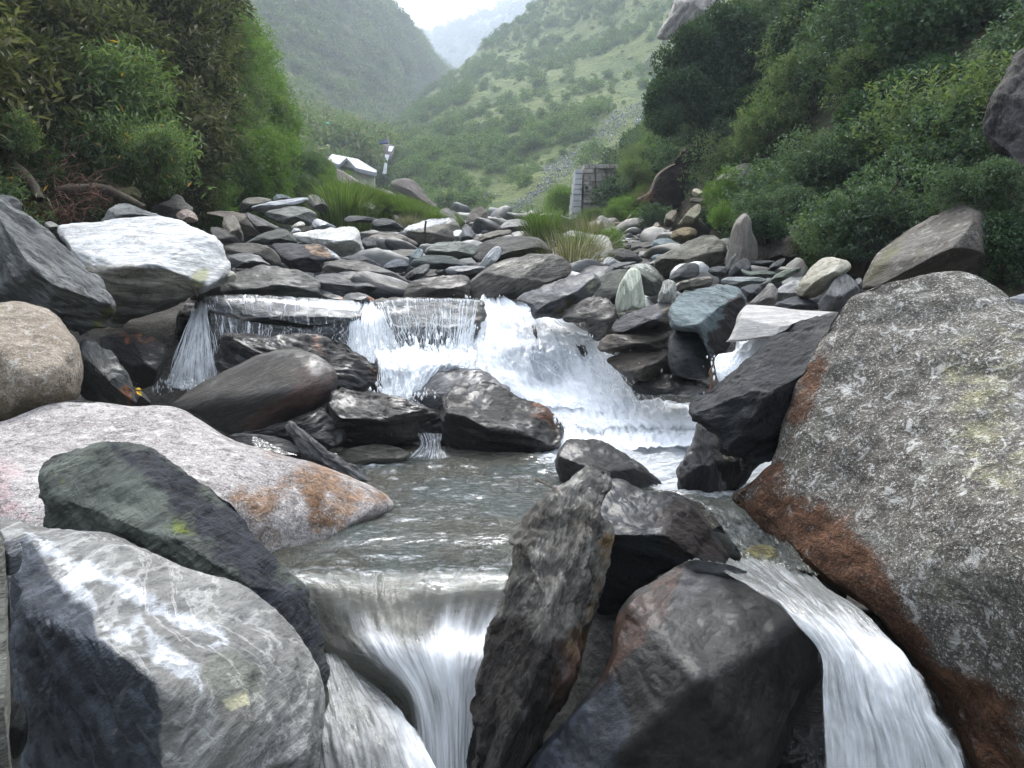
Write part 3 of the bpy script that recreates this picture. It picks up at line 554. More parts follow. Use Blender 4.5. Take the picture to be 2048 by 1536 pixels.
rock('wet_rock','upper brown layered block of the stack right of the falls', cF([(110,650),(150,615),(250,597),(370,595),(420,600),(438,640),(428,690),(300,700),(180,695),(110,690)]),6.1,.3,BROWN(5,.5,base=(.045,.038,.032),alt=(.14,.12,.10)),tilt=.3,fol=5,amp=.045,ledge=.04,planes=[(90,.8,.05),(270,.9,.2)])
rock('wet_rock','lower brown-black block of the stack right of the falls', cF([(150,720),(280,680),(400,668),(432,700),(445,770),(420,820),(290,835),(220,800),(170,760)]),6.0,.3,BROWN(10,.5,base=(.035,.03,.026),alt=(.12,.10,.08)),tilt=.3,fol=12,amp=.04,planes=[(90,.85,.05)])
rock('wet_rock','low dark wet ledge at the water line below the stacked blocks', cF([(260,850),(330,800),(430,795),(530,815),(620,840),(610,885),(450,895),(300,890)]),5.85,.35,DARK(-6,.8),fol=-8,amp=.05)
rock('slate_boulder','dark wedge-shaped slab on top of the stacked blocks', cF([(172,600),(185,550),(230,520),(290,500),(350,478),(420,462),(455,480),(478,520),(470,570),(430,598),(330,605),(240,608)]),6.2,.32,DARK(12,.3,base=(.035,.037,.045),alt=(.10,.10,.11)),tilt=.4,fol=14,amp=.035,planes=[(100,.8,.0),(280,.9,.1)],tints=[(cF([(420,465),(480,510),(470,590),(410,600),(390,540)]),(.13,.11,.07),.7,14)])
rock('schist_boulder','crumbly grey-brown schist block just right of the foaming cascade', cE([(1170,660),(1240,610),(1310,582),(1380,585),(1435,625),(1462,690),(1448,750),(1400,790),(1345,825),(1305,780),(1285,720),(1220,725),(1165,710)]),6.55,.35,rockmat('schist',base=(.05,.045,.042),alt=(.24,.22,.20),angle=15,stretch=5,scale=5,wet=.4,bump=1.6),tilt=.4,fol=12,amp=.06,ledge=.04)
rock('slate_boulder','long dark slab slanting up to the right above the cascade', cE([(900,600),(960,560),(1080,512),(1200,470),(1310,448),(1355,475),(1372,515),(1340,560),(1290,600),(1240,640),(1190,700),(1130,700),(1060,690),(1000,695),(985,640),(940,612)]),
  6.85,.4,SLATE(22,.3,base=(.045,.047,.055),alt=(.15,.155,.165)),tilt=.6,fol=22,amp=.035,ledge=.03,planes=[(110,.7,.0),(290,.85,.0)],tints=[(cE([(1230,590),(1190,700),(1130,690),(1120,640)]),(.11,.085,.05),.7,18),(cE([(1290,470),(1370,500),(1340,560),(1290,560)]),(.2,.2,.15),.6,14)])
rock('marble_boulder','upright cream and green streaked stone like a tooth', cL([(120,800),(140,700),(170,630),(215,555),(255,532),(300,545),(328,600),(340,700),(356,780),(352,850),(270,870),(170,890),(135,880)]),6.7,.22,MARB(80,base=(.42,.46,.36),alt=(.66,.68,.58),patch=(.34,.36,.10),patchamt=.7,vein=.2),tilt=.15,planes=[(0,.9,.2),(180,.9,.2)],amp=.02)
rock('river_stone','short upright crystalline white stone right of the cream tooth stone', cL([(450,790),(480,700),(505,635),(560,630),(600,660),(605,740),(590,830),(560,860),(480,830)]),6.3,.16,MARB(70,base=(.35,.36,.32),alt=(.7,.7,.66),patch=(.2,.2,.12),bump=1.8),tilt=.2,amp=.06)
rock('round_boulder','rounded olive-grey boulder behind the cream tooth stone', cL([(-40,700),(0,610),(80,560),(170,545),(240,560),(300,640),(280,800),(120,830),(40,800),(-30,780)]),7.5,.35,SLATE(10,base=(.09,.095,.08),alt=(.15,.155,.135)),tilt=.4,amp=.02)
rock('round_boulder','rounded olive boulder with pale cap right of the cream tooth stone', cL([(235,520),(300,500),(380,505),(450,550),(480,600),(500,680),(470,740),(380,760),(300,700),(250,600)]),7.4,.35,SLATE(-20,base=(.08,.09,.075),alt=(.16,.17,.145)),tilt=.5,amp=.02,tints=[(cL([(235,520),(300,500),(380,505),(450,550),(440,580),(360,545),(260,540)]),(.4,.42,.38),.8,8)])
rock('slate_boulder','dark grey round backed slab behind the white crystalline stone', cL([(560,590),(600,550),(660,505),(720,495),(770,505),(782,550),(780,590),(700,620),(600,640),(540,640)]),8.4,.3,SLATE(10),tilt=.6,fol=12,amp=.02)
rock('slate_boulder','low brown slab with a pale front edge behind the blue-green block', cL([(560,730),(600,660),(700,625),(800,605),(880,600),(890,640),(840,665),(740,690),(640,710)]),7.4,.25,BROWN(10),tilt=.7,fol=10,amp=.02,tints=[(cL([(570,670),(800,600),(880,600),(880,612),(700,640),(590,690)]),(.5,.46,.38),.8,6)])
rock('slate_boulder','large mossy brown ridge boulder at the foot of the right bank', cL([(440,560),(420,480),(540,400),(640,340),(760,290),(880,270),(980,320),(1000,400),(970,500),(900,540),(800,540),(640,580),(520,600)]),9.6,.7,BROWN(25,base=(.075,.07,.055),alt=(.19,.185,.15),patch=(.09,.1,.03)),tilt=.7,fol=25,amp=.035,ledge=.03,planes=[(100,.8,.0),(300,.9,-.1)])
rock('slate_boulder','tall pointed grey-brown slab standing against the right bank bushes', cL([(980,560),(1000,460),(1020,320),(1050,200),(1100,130),(1150,100),(1190,160),(1200,250),(1240,350),(1240,460),(1180,500),(1100,560)]),9.3,.4,BROWN(80,base=(.13,.115,.10),alt=(.2,.185,.165),bump=.6),tilt=.2,amp=.015,planes=[(180,.8,.1),(0,.9,.1)])
rock('flat_slab','thin pale grey blade of slate leaning on the tall pointed slab', cL([(985,550),(1020,480),(1060,430),(1075,440),(1040,510),(1000,555)]),8.9,.06,TEAL(50,base=(.17,.18,.17),alt=(.3,.32,.31)),fol=50,amp=.02)
rock('slate_boulder','grey pointed stone in front of the tall pointed slab', cL([(1010,600),(1030,550),(1090,480),(1150,460),(1185,500),(1190,560),(1140,620),(1060,630)]),8.4,.2,SLATE(60),fol=60,amp=.02)
for k,(lab,pts,Y,mt) in enumerate([
 ('long grey slab with pale worn top on the right rubble',[(950,640),(990,612),(1100,605),(1250,608),(1320,630),(1260,660),(1150,670),(1000,665)],7.6,TEAL(0,base=(.14,.16,.16),alt=(.34,.37,.36))),
 ('green-grey slab just above the long pale-topped slab',[(1110,545),(1180,560),(1300,555),(1390,575),(1370,600),(1250,605),(1150,600)],7.9,SLATE(-5,base=(.08,.1,.08),alt=(.17,.2,.17))),
 ('green-grey leaning slab at the right foot of the bank',[(1330,650),(1380,590),(1470,545),(1545,540),(1520,590),(1440,640),(1370,665)],7.3,SLATE(25,base=(.09,.11,.085),alt=(.19,.22,.18))),
 ('dark slab leaning on the bank behind the green-grey slabs',[(1320,560),(1360,500),(1440,460),(1460,470),(1420,530),(1350,570)],8.4,SLATE(45)),
 ('flat dark stone lying under the bank roots',[(1180,480),(1260,475),(1370,480),(1360,510),(1250,520),(1190,510)],9.0,SLATE(0)),
 ('grey stone stack behind the dark ledge, right middle',[(850,560),(880,530),(960,520),(1000,540),(980,600),(900,600)],8.2,SLATE(-10)),
 ('dark cracked stone between the blue-green block and the grey slabs',[(1100,700),(1170,670),(1240,660),(1280,700),(1230,770),(1180,800),(1130,770)],6.5,SLATE(-30,base=(.04,.045,.055))),
 ('grey wedge stone with a sharp top above the pale flat slab',[(1170,830),(1230,760),(1290,700),(1340,650),(1390,690),(1405,740),(1380,820),(1300,840)],5.9,BROWN(40,base=(.15,.14,.13),alt=(.3,.285,.27))),
 ('light grey smooth stone under the beige leaning stone',[(1380,790),(1390,710),(1480,650),(1570,630),(1600,700),(1560,790),(1450,800)],6.0,BROWN(30,base=(.26,.26,.26),alt=(.4,.4,.39))),
 ('low dark stone in the shade beneath the beige leaning stone',[(1370,830),(1460,780),(1560,760),(1700,800),(1720,860),(1560,870),(1400,850)],5.5,SLATE(0,base=(.05,.055,.065))),
 ('grey triangular stone beside the giant granite boulder',[(1720,800),(1770,740),(1830,640),(1900,572),(1960,590),(2010,640),(2050,720),(1980,820),(1850,890),(1740,880)],5.3,SLATE(60,base=(.10,.105,.11),alt=(.2,.2,.2))),
 ('small round grey pebble at the end of the grey triangular stone',[(2005,640),(2030,615),(2060,620),(2070,680),(2040,710),(2010,690)],5.6,SLATE(0,base=(.14,.14,.14),alt=(.25,.25,.25)))]):
    rock('rock_slab',lab,cL(pts),Y,.18 if k<9 else .25,mt,tilt=.6,fol=-5+7*k%40,amp=.025,planes=[(95,.8,.05),(280,.95,.1),(20+30*k,1.0,.2)])
rock('beige_boulder','beige pitted oblong stone leaning on the grey triangular one', cL([(1545,740),(1555,670),(1600,600),(1670,520),(1740,460),(1820,447),(1900,460),(1965,490),(1980,530),(1940,580),(1860,620),(1800,690),(1720,760),(1640,775),(1570,770)]),5.55,.28,rockmat('beige_stone',base=(.27,.25,.19),alt=(.48,.46,.39),angle=40,stretch=2,scale=4,patch=(.2,.18,.12),patchamt=.4,bump=1.7),tilt=.4,amp=.045,planes=[(120,.9,.2),(290,.95,.2)])
rock('lichen_boulder','big brown lichen-spotted boulder half buried in the right bank', cF([(1305,400),(1340,300),(1380,240),(1480,160),(1600,90),(1720,30),(1780,10),(1860,40),(1910,120),(1920,230),(1880,320),(1700,370),(1500,400),(1380,410)]),6.9,.8,BROWN(30,base=(.085,.075,.065),alt=(.15,.135,.12),lichen=.45,bump=.8),tilt=.5,amp=.02,planes=[(125,.85,.0),(280,1,.2)],
  tints=[(cF([(1310,390),(1340,300),(1480,160),(1560,120),(1480,220),(1400,370)]),(.10,.095,.05),.5,20)])
rock('cliff_rock','tall dark cliff-like rock at the upper right edge', cC([(1850,640),(1880,520),(1920,420),(1980,320),(2060,225),(2300,150),(2500,500),(2300,900),(2050,850),(1960,760),(1880,700)]),7.4,.8,BROWN(80,base=(.03,.028,.03),alt=(.08,.076,.076)),tilt=.2,amp=.04,fol=78,planes=[(180,.8,.1),(0,.8,-.2)])
rock('flat_slab','blue-grey slab corner poking out behind the giant granite boulder', cF([(1960,460),(2000,440),(2080,420),(2200,440),(2200,520),(2040,500)]),4.4,.2,SLATE(0,base=(.2,.21,.23),alt=(.3,.31,.33)),tilt=1.2)
rock('bank_rock','lichen-mottled boulder hidden in the bushes above the rock fall', cC([(530,980),(538,900),(600,830),(690,790),(740,800),(740,900),(650,980)]),15,1.0,BROWN(20,base=(.1,.09,.08),alt=(.2,.18,.16),lichen=.5),amp=.03)
rock('bank_rock','small brown rock face showing through the bushes of the right bank', cC([(850,1020),(900,970),(980,950),(990,1000),(930,1060),(870,1060)]),11,.3,BROWN(20),amp=.03)
rock('bank_rock','brown earthy rock beneath the big right bank bush', cC([(690,1190),(740,1090),(860,1080),(960,1110),(1000,1200),(960,1270),(800,1270),(700,1260)]),10.3,.6,BROWN(60,base=(.07,.06,.05),alt=(.13,.115,.1)),amp=.05)
# rubble of the small landslip
for k,(lab,pts,Y,mt) in enumerate([
 ('cream angular rock on top of the landslip rubble',[(1500,500),(1515,450),(1550,435),(1600,455),(1640,480),(1620,520),(1540,535)],17,MARB(0,base=(.3,.27,.18),alt=(.5,.46,.34))),
 ('dark brown block directly under the cream angular rock',[(1470,580),(1490,545),(1570,540),(1660,560),(1700,600),(1650,640),(1560,600)],16.6,BROWN(0,base=(.04,.035,.03),alt=(.1,.085,.07))),
 ('slanting green-brown slab in the landslip rubble',[(1340,870),(1400,770),(1480,670),(1550,620),(1610,640),(1600,740),(1540,830),(1450,880)],15,BROWN(45,base=(.12,.115,.07),alt=(.24,.23,.16))),
 ('upright brown slab at the left of the landslip rubble',[(1190,860),(1200,750),(1260,690),(1330,700),(1310,800),(1270,880)],15.4,BROWN(70,base=(.11,.095,.07),alt=(.2,.175,.13))),
 ('small triangular tan stone left of the landslip slabs',[(1040,900),(1100,820),(1150,880),(1130,910)],15.6,BROWN(0,base=(.2,.17,.13),alt=(.3,.26,.2))),
 ('brown mottled boulder at the toe of the landslip',[(1260,1010),(1290,920),(1400,880),(1530,890),(1560,960),(1500,1050),(1380,1070)],14,BROWN(0,base=(.08,.065,.035),alt=(.22,.17,.08))),
 ('flat blue-green slab below the landslip',[(1040,1080),(1080,1020),(1220,1005),(1310,1040),(1380,1080),(1350,1110),(1200,1095),(1060,1110)],12.5,TEAL(-10)),
 ('pale blue stone in front of the flat blue-green slab',[(1050,1150),(1110,1100),(1190,1085),(1270,1110),(1240,1160),(1120,1180)],11.8,TEAL(0,base=(.2,.23,.25),alt=(.38,.42,.44))),
 ('blue-grey stone left of the mossy ridge boulder',[(1030,1230),(1090,1190),(1180,1190),(1240,1230),(1200,1300),(1110,1290)],11,TEAL(10)),
 ('small stone perched at the edge of the mossy ridge boulder',[(1370,1090),(1420,1060),(1500,1050),(1530,1070),(1440,1110)],11.4,TEAL(10)),
 ('dark rounded boulder right of the bright wet rock top',[(540,1190),(600,1135),(700,1120),(800,1140),(880,1190),(940,1250),(900,1290),(780,1290),(640,1260)],9.9,SLATE(-15,base=(.035,.035,.04),alt=(.09,.088,.09))),
 ('brightly wet flat rock catching the sky near the pale grass clump',[(280,1310),(400,1260),(560,1215),(640,1250),(690,1290),(560,1320),(440,1380),(350,1350)],9.6,SLATE(0,.9,base=(.35,.37,.42),alt=(.55,.57,.6))),  # the sky's sheen is put into the pale bluish colour
 ('green-grey slab with a light rim behind the wet flat rock',[(340,1210),(420,1160),(540,1150),(560,1170),(520,1230),(400,1250)],10.3,TEAL(15)),
 ('dark thin slab below the wet flat rock',[(440,1440),(520,1360),(620,1290),(850,1270),(860,1290),(700,1330),(560,1380),(470,1450)],8.6,SLATE(20,.4))]):
    rock('rubble_rock',lab,cM(pts),Y,.3 if Y<13 else .5,mt,tilt=.6,fol=(k*17)%60-20,amp=.035,planes=[(95,.85,.05),(200+k*23,.95,.1)])
# upper bed
rock('slate_boulder','wide low arched grey-brown boulder above the cascade lip', cE([(640,590),(645,520),(680,470),(740,430),(830,385),(950,355),(1080,350),(1160,368),(1208,415),(1215,460),(1110,500),(1000,550),(900,600),(780,600),(690,600)]),7.9,.55,BROWN(20,base=(.07,.066,.06),alt=(.2,.19,.17),stretch=7),tilt=.6,fol=20,amp=.025,ledge=.025,planes=[(100,.85,.05),(200,.9,.1),(280,.95,.1)],tints=[(cE([(760,400),(950,355),(1150,365),(1100,400),(900,430),(800,470)]),(.33,.31,.27),.55,20)])
rock('slate_boulder','dark arched rock behind the wide low boulder', cE([(655,350),(700,305),(780,270),(880,253),(1000,255),(1065,285),(1110,345),(1060,370),(950,385),(830,410),(730,430),(680,390)]),9.6,.5,SLATE(10,base=(.06,.058,.055),alt=(.13,.125,.115)),tilt=.5,fol=8,amp=.02,planes=[(100,.85,.05),(280,.9,.1)])
rock('white_stone','white-tipped wedge of stone sticking up between dark slabs', cE([(700,422),(730,375),(765,330),(795,308),(822,312),(826,350),(800,390),(745,425)]),8.7,.15,MARB(50),tilt=.3,amp=.015)
E_=[('green-grey slab with pale top edge left of the white-tipped wedge',[(405,352),(430,310),(500,285),(620,283),(690,298),(700,340),(640,375),(500,375)],9.2,TEAL(-5,base=(.09,.10,.09),alt=(.28,.3,.27))),
 ('dark curved slab overhanging the gap in the upper rocks',[(335,385),(420,355),(540,360),(600,385),(650,412),(580,430),(450,432),(360,425)],8.6,SLATE(-4,base=(.04,.05,.05),alt=(.12,.14,.135))),
 ('edge-on rounded slab stood on end at the left of the curved slab',[(322,390),(335,345),(375,318),(402,335),(380,390),(345,425)],8.8,TEAL(60)),
 ('low rough wet rock left of the wide low boulder',[(290,590),(325,505),(420,480),(520,465),(640,470),(660,530),(640,590),(480,595),(380,590)],7.7,DARK(5,.4,base=(.04,.035,.035),alt=(.15,.14,.125))),
 ('narrow striped slab tilted beneath the curved slab',[(300,470),(360,425),(430,400),(425,450),(370,490),(320,495)],8.2,SLATE(35,alt=(.25,.25,.23))),
 ('thin light edged slab at the foot of the white-tipped wedge',[(520,440),(560,415),(700,415),(750,430),(700,450),(600,470),(540,465)],8.4,SLATE(0,.5,alt=(.3,.32,.34))),
 ('flat slab with orange tip at the cascade lip',[(-40,600),(-20,570),(40,560),(100,580),(140,610),(100,625),(0,628)],7.3,SLATE(-10,.5)),
 ('large bright-topped boulder with a dark branch across it in the upper bed',[(295,220),(350,185),(430,160),(540,150),(585,170),(605,230),(570,280),(480,310),(400,310),(340,270)],13,BROWN(10,base=(.15,.14,.12),alt=(.26,.25,.21))),
 ('small white stone standing right of the bright-topped boulder',[(565,225),(612,222),(606,270),(590,285),(572,275)],12.6,MARB(0)),
 ('far pointed brown boulder alone in the gap of the valley',[(635,165),(660,120),(705,85),(735,105),(752,130),(745,200),(650,200)],27,BROWN(20,base=(.1,.085,.07),alt=(.17,.15,.13))),
 ('grey leaning boulder left of the far pointed boulder',[(490,140),(500,105),(535,100),(580,150),(605,215),(560,190)],18,BROWN(-50,base=(.16,.15,.145),alt=(.26,.25,.24))),
 ('dark boulder behind the grey leaning boulder',[(545,115),(580,120),(620,160),(640,210),(600,210)],21,SLATE(-50)),
 ('pale grey pyramid stone right of the far gap',[(815,205),(865,165),(935,160),(975,185),(985,215),(940,225),(850,225)],17,BROWN(0,base=(.25,.24,.23),alt=(.37,.36,.34))),
 ('brown flat boulder in front of the pale pyramid stone',[(650,290),(700,255),(780,225),(870,215),(880,240),(800,260),(720,300)],12,BROWN(15,base=(.12,.11,.09),alt=(.24,.22,.19))),
 ('small flat white stone in the grass right of the valley gap',[(1035,140),(1060,125),(1110,125),(1120,140),(1080,148)],19,MARB(0)),
 ('upright grey slab left of the flat brown boulder',[(600,290),(610,210),(650,200),(680,240),(660,290)],13.5,SLATE(60,base=(.12,.125,.13),alt=(.2,.21,.22)))]
for k,(lab,pts,Y,mt) in enumerate(E_):
    rock('upper_bed_rock',lab,cE(pts),Y,.22 if Y<9 else .4,mt,tilt=.6,fol=(k*13)%40-18,amp=.03,planes=[(95,.8,.0),(275,.95,.1),(30+k*37,1.0,.2)],
      tints=[(cE([(290,215),(430,160),(540,148),(570,165),(430,200),(310,225)]),WHITE,.9,6)] if 'bright-topped' in lab else ([(cE([(95,575),(150,590),(150,620),(110,625)]),(.35,.12,.04),.9,8)] if 'orange' in lab else ()))
J_=[('long low dark wet slab right of the white marble boulder',[(-40,900),(0,810),(150,720),(300,690),(420,690),(600,720),(760,760),(840,820),(870,900),(860,990),(600,1000),(300,985),(0,960)],7.75,SLATE(-5,.3,base=(.045,.048,.045),alt=(.13,.13,.115)),.4),
 ('low dark slab with diagonal streaks behind the central lip rock',[(790,860),(830,775),(1000,748),(1250,745),(1420,790),(1560,830),(1660,870),(1640,930),(1500,985),(1200,990),(900,980)],7.9,SLATE(-12,.3,base=(.045,.045,.05),alt=(.13,.13,.13)),.4),
 ('smooth brown-black hump behind the streaked slab',[(880,720),(940,660),(1060,635),(1200,640),(1380,690),(1560,760),(1690,850),(1500,850),(1250,780),(1000,770)],8.4,BROWN(-15,.2,base=(.06,.056,.05),alt=(.13,.12,.11)),.4),
 ('dark overhung slab with a tan front facet',[(430,520),(440,490),(560,482),(700,488),(860,490),(940,530),(1030,610),(1000,640),(900,650),(890,740),(700,745),(600,700),(520,640)],8.9,SLATE(-3,base=(.035,.035,.04),alt=(.11,.11,.115)),.35),
 ('rough textured white granite block in the upper left bed',[(610,410),(680,385),(800,365),(950,345),(1100,332),(1180,340),(1225,380),(1248,460),(1255,580),(1180,610),(1060,610),(950,560),(800,500),(640,460)],10,GRAN(base=(.42,.42,.40),alt=(.66,.66,.63),speck=.35,patch=(.4,.4,.36)),.55),
 ('dark low rock with wet sheen above the long low slab',[(30,610),(100,580),(220,575),(310,600),(370,650),(410,690),(300,710),(100,710),(30,680)],8.1,SLATE(0,.5),.3),
 ('smooth grey-brown hump left of the tan faceted slab',[(-60,560),(-40,500),(50,485),(250,485),(390,515),(460,560),(505,620),(508,685),(420,695),(330,650),(200,590),(60,590)],8.7,BROWN(-10,base=(.06,.057,.05),alt=(.12,.115,.10)),.35),
 ('dark pointed rock left of the white granite block',[(180,500),(250,440),(340,395),(440,365),(510,352),(580,375),(630,430),(660,480),(600,500),(430,500)],9.6,SLATE(20,base=(.06,.065,.06),alt=(.15,.155,.14)),.35),
 ('rounded tan-grey boulder behind the white marble boulder',[(-20,280),(0,235),(60,220),(110,260),(145,340),(168,430),(160,490),(100,500),(30,430),(-20,350)],9.1,BROWN(60,base=(.17,.15,.12),alt=(.29,.265,.22)),.3),
 ('dark brown flat-faced rock before the rounded tan-grey boulder',[(-130,350),(-100,335),(0,355),(80,390),(130,450),(140,490),(60,520),(-60,510),(-120,440)],8.9,BROWN(-20,base=(.055,.05,.048),alt=(.10,.095,.09)),.25),
 ('long brown log-like slab at the foot of the left bank',[(-170,215),(-140,195),(0,190),(100,203),(230,235),(240,300),(330,400),(200,410),(160,330),(60,250),(-60,230)],10.6,BROWN(-12,base=(.10,.085,.07),alt=(.22,.19,.16)),.35),
 ('dark striated slab sloping down behind the log-like slab',[(180,210),(240,215),(380,280),(500,345),(480,365),(400,400),(330,405),(260,330)],10.2,SLATE(-32,base=(.04,.04,.04),alt=(.2,.19,.18)),.3),
 ('bright flat slab lying tilted on top of the grey layered block',[(230,165),(330,125),(470,95),(620,78),(735,68),(762,92),(700,120),(560,150),(430,185),(320,198)],13.2,TEAL(12,base=(.34,.36,.38),alt=(.55,.57,.6)),.4),
 ('grey layered block supporting the bright flat slab',[(370,200),(440,180),(560,150),(700,152),(800,190),(835,235),(800,310),(700,330),(550,310),(450,290),(380,250)],12.6,TEAL(-3,base=(.10,.11,.10),alt=(.25,.26,.24)),.55),
 ('olive rock left of the bright flat slab',[(130,150),(170,90),(250,68),(340,65),(430,95),(330,125),(250,180),(180,205),(135,190)],13.8,BROWN(10,base=(.15,.145,.12),alt=(.25,.24,.2)),.5),
 ('small blue-grey rock behind the bright flat slab',[(438,90),(460,45),(500,38),(560,50),(610,80),(520,100)],14.5,TEAL(-20),.3),
 ('beige rounded rock beside the tall dry grass clump',[(740,90),(760,52),(800,40),(860,58),(910,105),(950,165),(940,200),(860,200),(780,150)],14.6,BROWN(-50,base=(.19,.18,.16),alt=(.3,.29,.27)),.4),
 ('small cream pointed stone before the grey layered block',[(600,345),(640,305),(690,286),(728,305),(720,335),(660,350)],11.4,MARB(10,base=(.4,.39,.33),alt=(.62,.6,.53)),.15),
 ('little white pebble beside the white granite block',[(605,385),(630,345),(670,350),(690,380),(640,395)],10.6,MARB(0),.1),
 ('wet light slab half hidden behind the white granite block',[(790,320),(820,265),(900,280),(1000,330),(1010,345),(900,355),(840,360)],11.8,SLATE(-25,.8,base=(.2,.22,.25),alt=(.4,.43,.47)),.2),
 ('long dark flat slab right of the dry grass clump',[(1080,275),(1130,235),(1240,238),(1340,250),(1400,280),(1320,300),(1200,290),(1120,295)],13.2,SLATE(-5),.3),
 ('dark lens-shaped slab left of the bright-topped boulder',[(1330,310),(1370,265),(1460,258),(1550,285),(1610,330),(1625,355),(1500,352),(1400,345)],13,SLATE(-10,base=(.04,.045,.045)),.3),
 ('brown-grey broad rock below the lens-shaped slab',[(1290,440),(1380,400),(1480,382),(1580,390),(1680,440),(1760,490),(1700,520),(1560,550),(1420,520),(1330,490)],11.8,BROWN(-15,base=(.12,.11,.095),alt=(.24,.22,.195)),.4),
 ('dark rounded stone right of the white granite block',[(1240,470),(1290,430),(1360,460),(1380,520),(1340,560),(1260,570)],10.6,SLATE(-20),.25),
 ('small pale-backed stone among dark stones, upper middle',[(1390,590),(1430,560),(1500,550),(1545,575),(1480,605),(1410,610)],10.4,SLATE(15,alt=(.26,.28,.29)),.15),
 ('dark wedge stone with bluish top in the upper middle bed',[(1430,720),(1480,660),(1560,625),(1630,640),(1670,690),(1620,750),(1500,750)],9,SLATE(10,base=(.06,.07,.085),alt=(.18,.2,.23)),.25),
 ('smooth tan-grey slab below the broad brown-grey rock',[(1430,640),(1500,560),(1640,540),(1760,560),(1690,640),(1680,690),(1600,640),(1500,650)],10.0,BROWN(0,base=(.13,.125,.11),alt=(.22,.21,.19)),.3),
 ('dark stone filling the gap under the streaked slab tip',[(1040,620),(1150,590),(1250,600),(1350,640),(1430,700),(1300,690),(1150,640)],9.3,SLATE(-10,base=(.035,.035,.04)),.3),
 ('rusty stone with orange tip in the lip water',[(880,960),(960,945),(1060,970),(1110,1020),(1080,1040),(960,1010)],7.4,DARK(-10,.6),.12),
 ('small dark stone with orange fleck at the fall top',[(1090,1000),(1180,935),(1270,945),(1360,990),(1385,1010),(1330,1040),(1150,1035)],7.35,DARK(-5,.6),.12)]
for k,(lab,pts,Y,mt,T) in enumerate(J_):
    rock('upper_bed_rock',lab,cJ(pts),Y,T,mt,tilt=.6,fol=(-6,-18,-12,-2)[k] if k<4 else (k*11)%40-20,amp=.028 if 'smooth' not in lab else .012,ledge=.03 if k%2==0 else 0,planes=[(95,.78,.0),(280,.92,.1),(40+k*31,1.0,.2)],
      tints=[(cJ([(715,500),(860,500),(930,540),(985,605),(940,615),(800,580)]),(.36,.26,.18),1.0,5),(cJ([(920,520),(960,540),(1050,610),(1020,630),(970,600)]),WHITE,.9,6)] if 'tan front' in lab else
            ([(cJ([(1020,970),(1120,980),(1110,1040),(1060,1030)]),(.3,.13,.04),.9,8)] if 'rusty' in lab else ([(cJ([(1310,970),(1390,1000),(1350,1040),(1310,1020)]),(.4,.13,.05),.9,8)] if 'fleck' in lab else ())))
D_=[('grey pointed rock peeking above the white marble boulder',[(460,215),(480,180),(500,150),(550,128),(600,135),(660,160),(730,185),(640,200),(540,215)],9.0,TEAL(-10,base=(.2,.21,.205),alt=(.33,.345,.33))),
 ('brown-grey rock with a raised peak before the left bank',[(690,150),(740,125),(775,110),(790,88),(825,95),(845,125),(880,150),(850,190),(760,190)],11,BROWN(0,base=(.15,.145,.13),alt=(.25,.24,.22))),
 ('small pinkish striped stone behind the white marble boulder',[(800,190),(820,162),(855,155),(890,178),(900,212),(850,215)],9.8,GRAN(base=(.3,.22,.18),alt=(.42,.35,.3),speck=.4)),
 ('pale stone squeezed between the dark slate and white marble boulders',[(200,225),(230,210),(275,235),(290,255),(240,250)],7.6,BROWN(0,base=(.25,.25,.23),alt=(.36,.36,.33))),
 ('olive block resting among dead roots on the left bank',[(525,70),(560,55),(610,55),(640,75),(640,110),(600,120),(560,100)],10,BROWN(0,base=(.15,.14,.06),alt=(.28,.26,.14))),
 ('grey-brown rock at the far left behind the dark slate boulder',[(-100,110),(0,90),(60,100),(100,130),(80,190),(0,170),(-100,160)],6.6,SLATE(0))]
for k,(lab,pts,Y,mt) in enumerate(D_):
    rock('bank_rock',lab,cD(pts),Y,.25,mt,tilt=.6,fol=(k*11)%40-20,amp=.03,planes=[(95,.8,.0),(280,.92,.1),(20,1.0,.2)])

for k,(lab,pts,Y) in enumerate([('small dark rock breaking the white water high in the main cascade',[(1050,678),(1056,655),(1072,650),(1084,665),(1088,690),(1070,700),(1054,695)],6.94),
 ('dark rock poking through the right half of the main cascade',[(1138,700),(1146,688),(1160,686),(1174,694),(1182,712),(1158,716)],6.74),
 ('rounded wet rock washed over at the left foot of the main cascade',[(990,775),(1015,760),(1050,766),(1060,790),(1030,802),(1000,796)],6.42)]):
    rock('wet_rock',lab,pts,Y,.16,DARK(10,.7,alt=(.035,.035,.04)),tilt=.5,amp=.06)
# ------------------------------------------------------------------ leaves
def leafmat(name, c1, c2, c3, trans=.35, rough=.5, yellow=0.0):
    m = NT(name)
    lr = m.attr('leafrand').outputs['Fac']; oi = m.n('ObjectInfo').outputs['Random']
    c = m.mix(m.ramp(lr, .1, .9), c1, c2)
    c = m.mix(m.ramp(m.math('FRACT', m.math('MULTIPLY', lr, 7.31)), .6, 1.0, 0, .7), c, c3)
    if yellow: c = m.mix(m.ramp(m.math('FRACT', m.math('MULTIPLY', lr, 91.7)), 1 - yellow, 1 - yellow * .6), c, (.45, .25, .05))
    c = m.mix(1.0, c, (1.35, 1.35, 1.3), 'MULTIPLY')
    c = m.mix(m.math('MULTIPLY', oi, .5), c, m.mix(1.0, c, (.55, .62, .6), 'MULTIPLY'))
    b = m.n('BsdfPrincipled', {'Base Color': c, 'Roughness': max(rough, .6), 'Specular IOR Level': .06})
    t = m.n('BsdfTranslucent', {'Color': m.mix(1.0, c, (1.2, 1.5, .6), 'MULTIPLY')})
    x = m.n('MixShader', {0: trans, 1: b.outputs[0], 2: t.outputs[0]})
    return m.done(x.outputs[0])
M_DARKLEAF = leafmat('dark_leaves', (.032,.037,.022), (.085,.085,.05), (.18,.155,.10), .25)
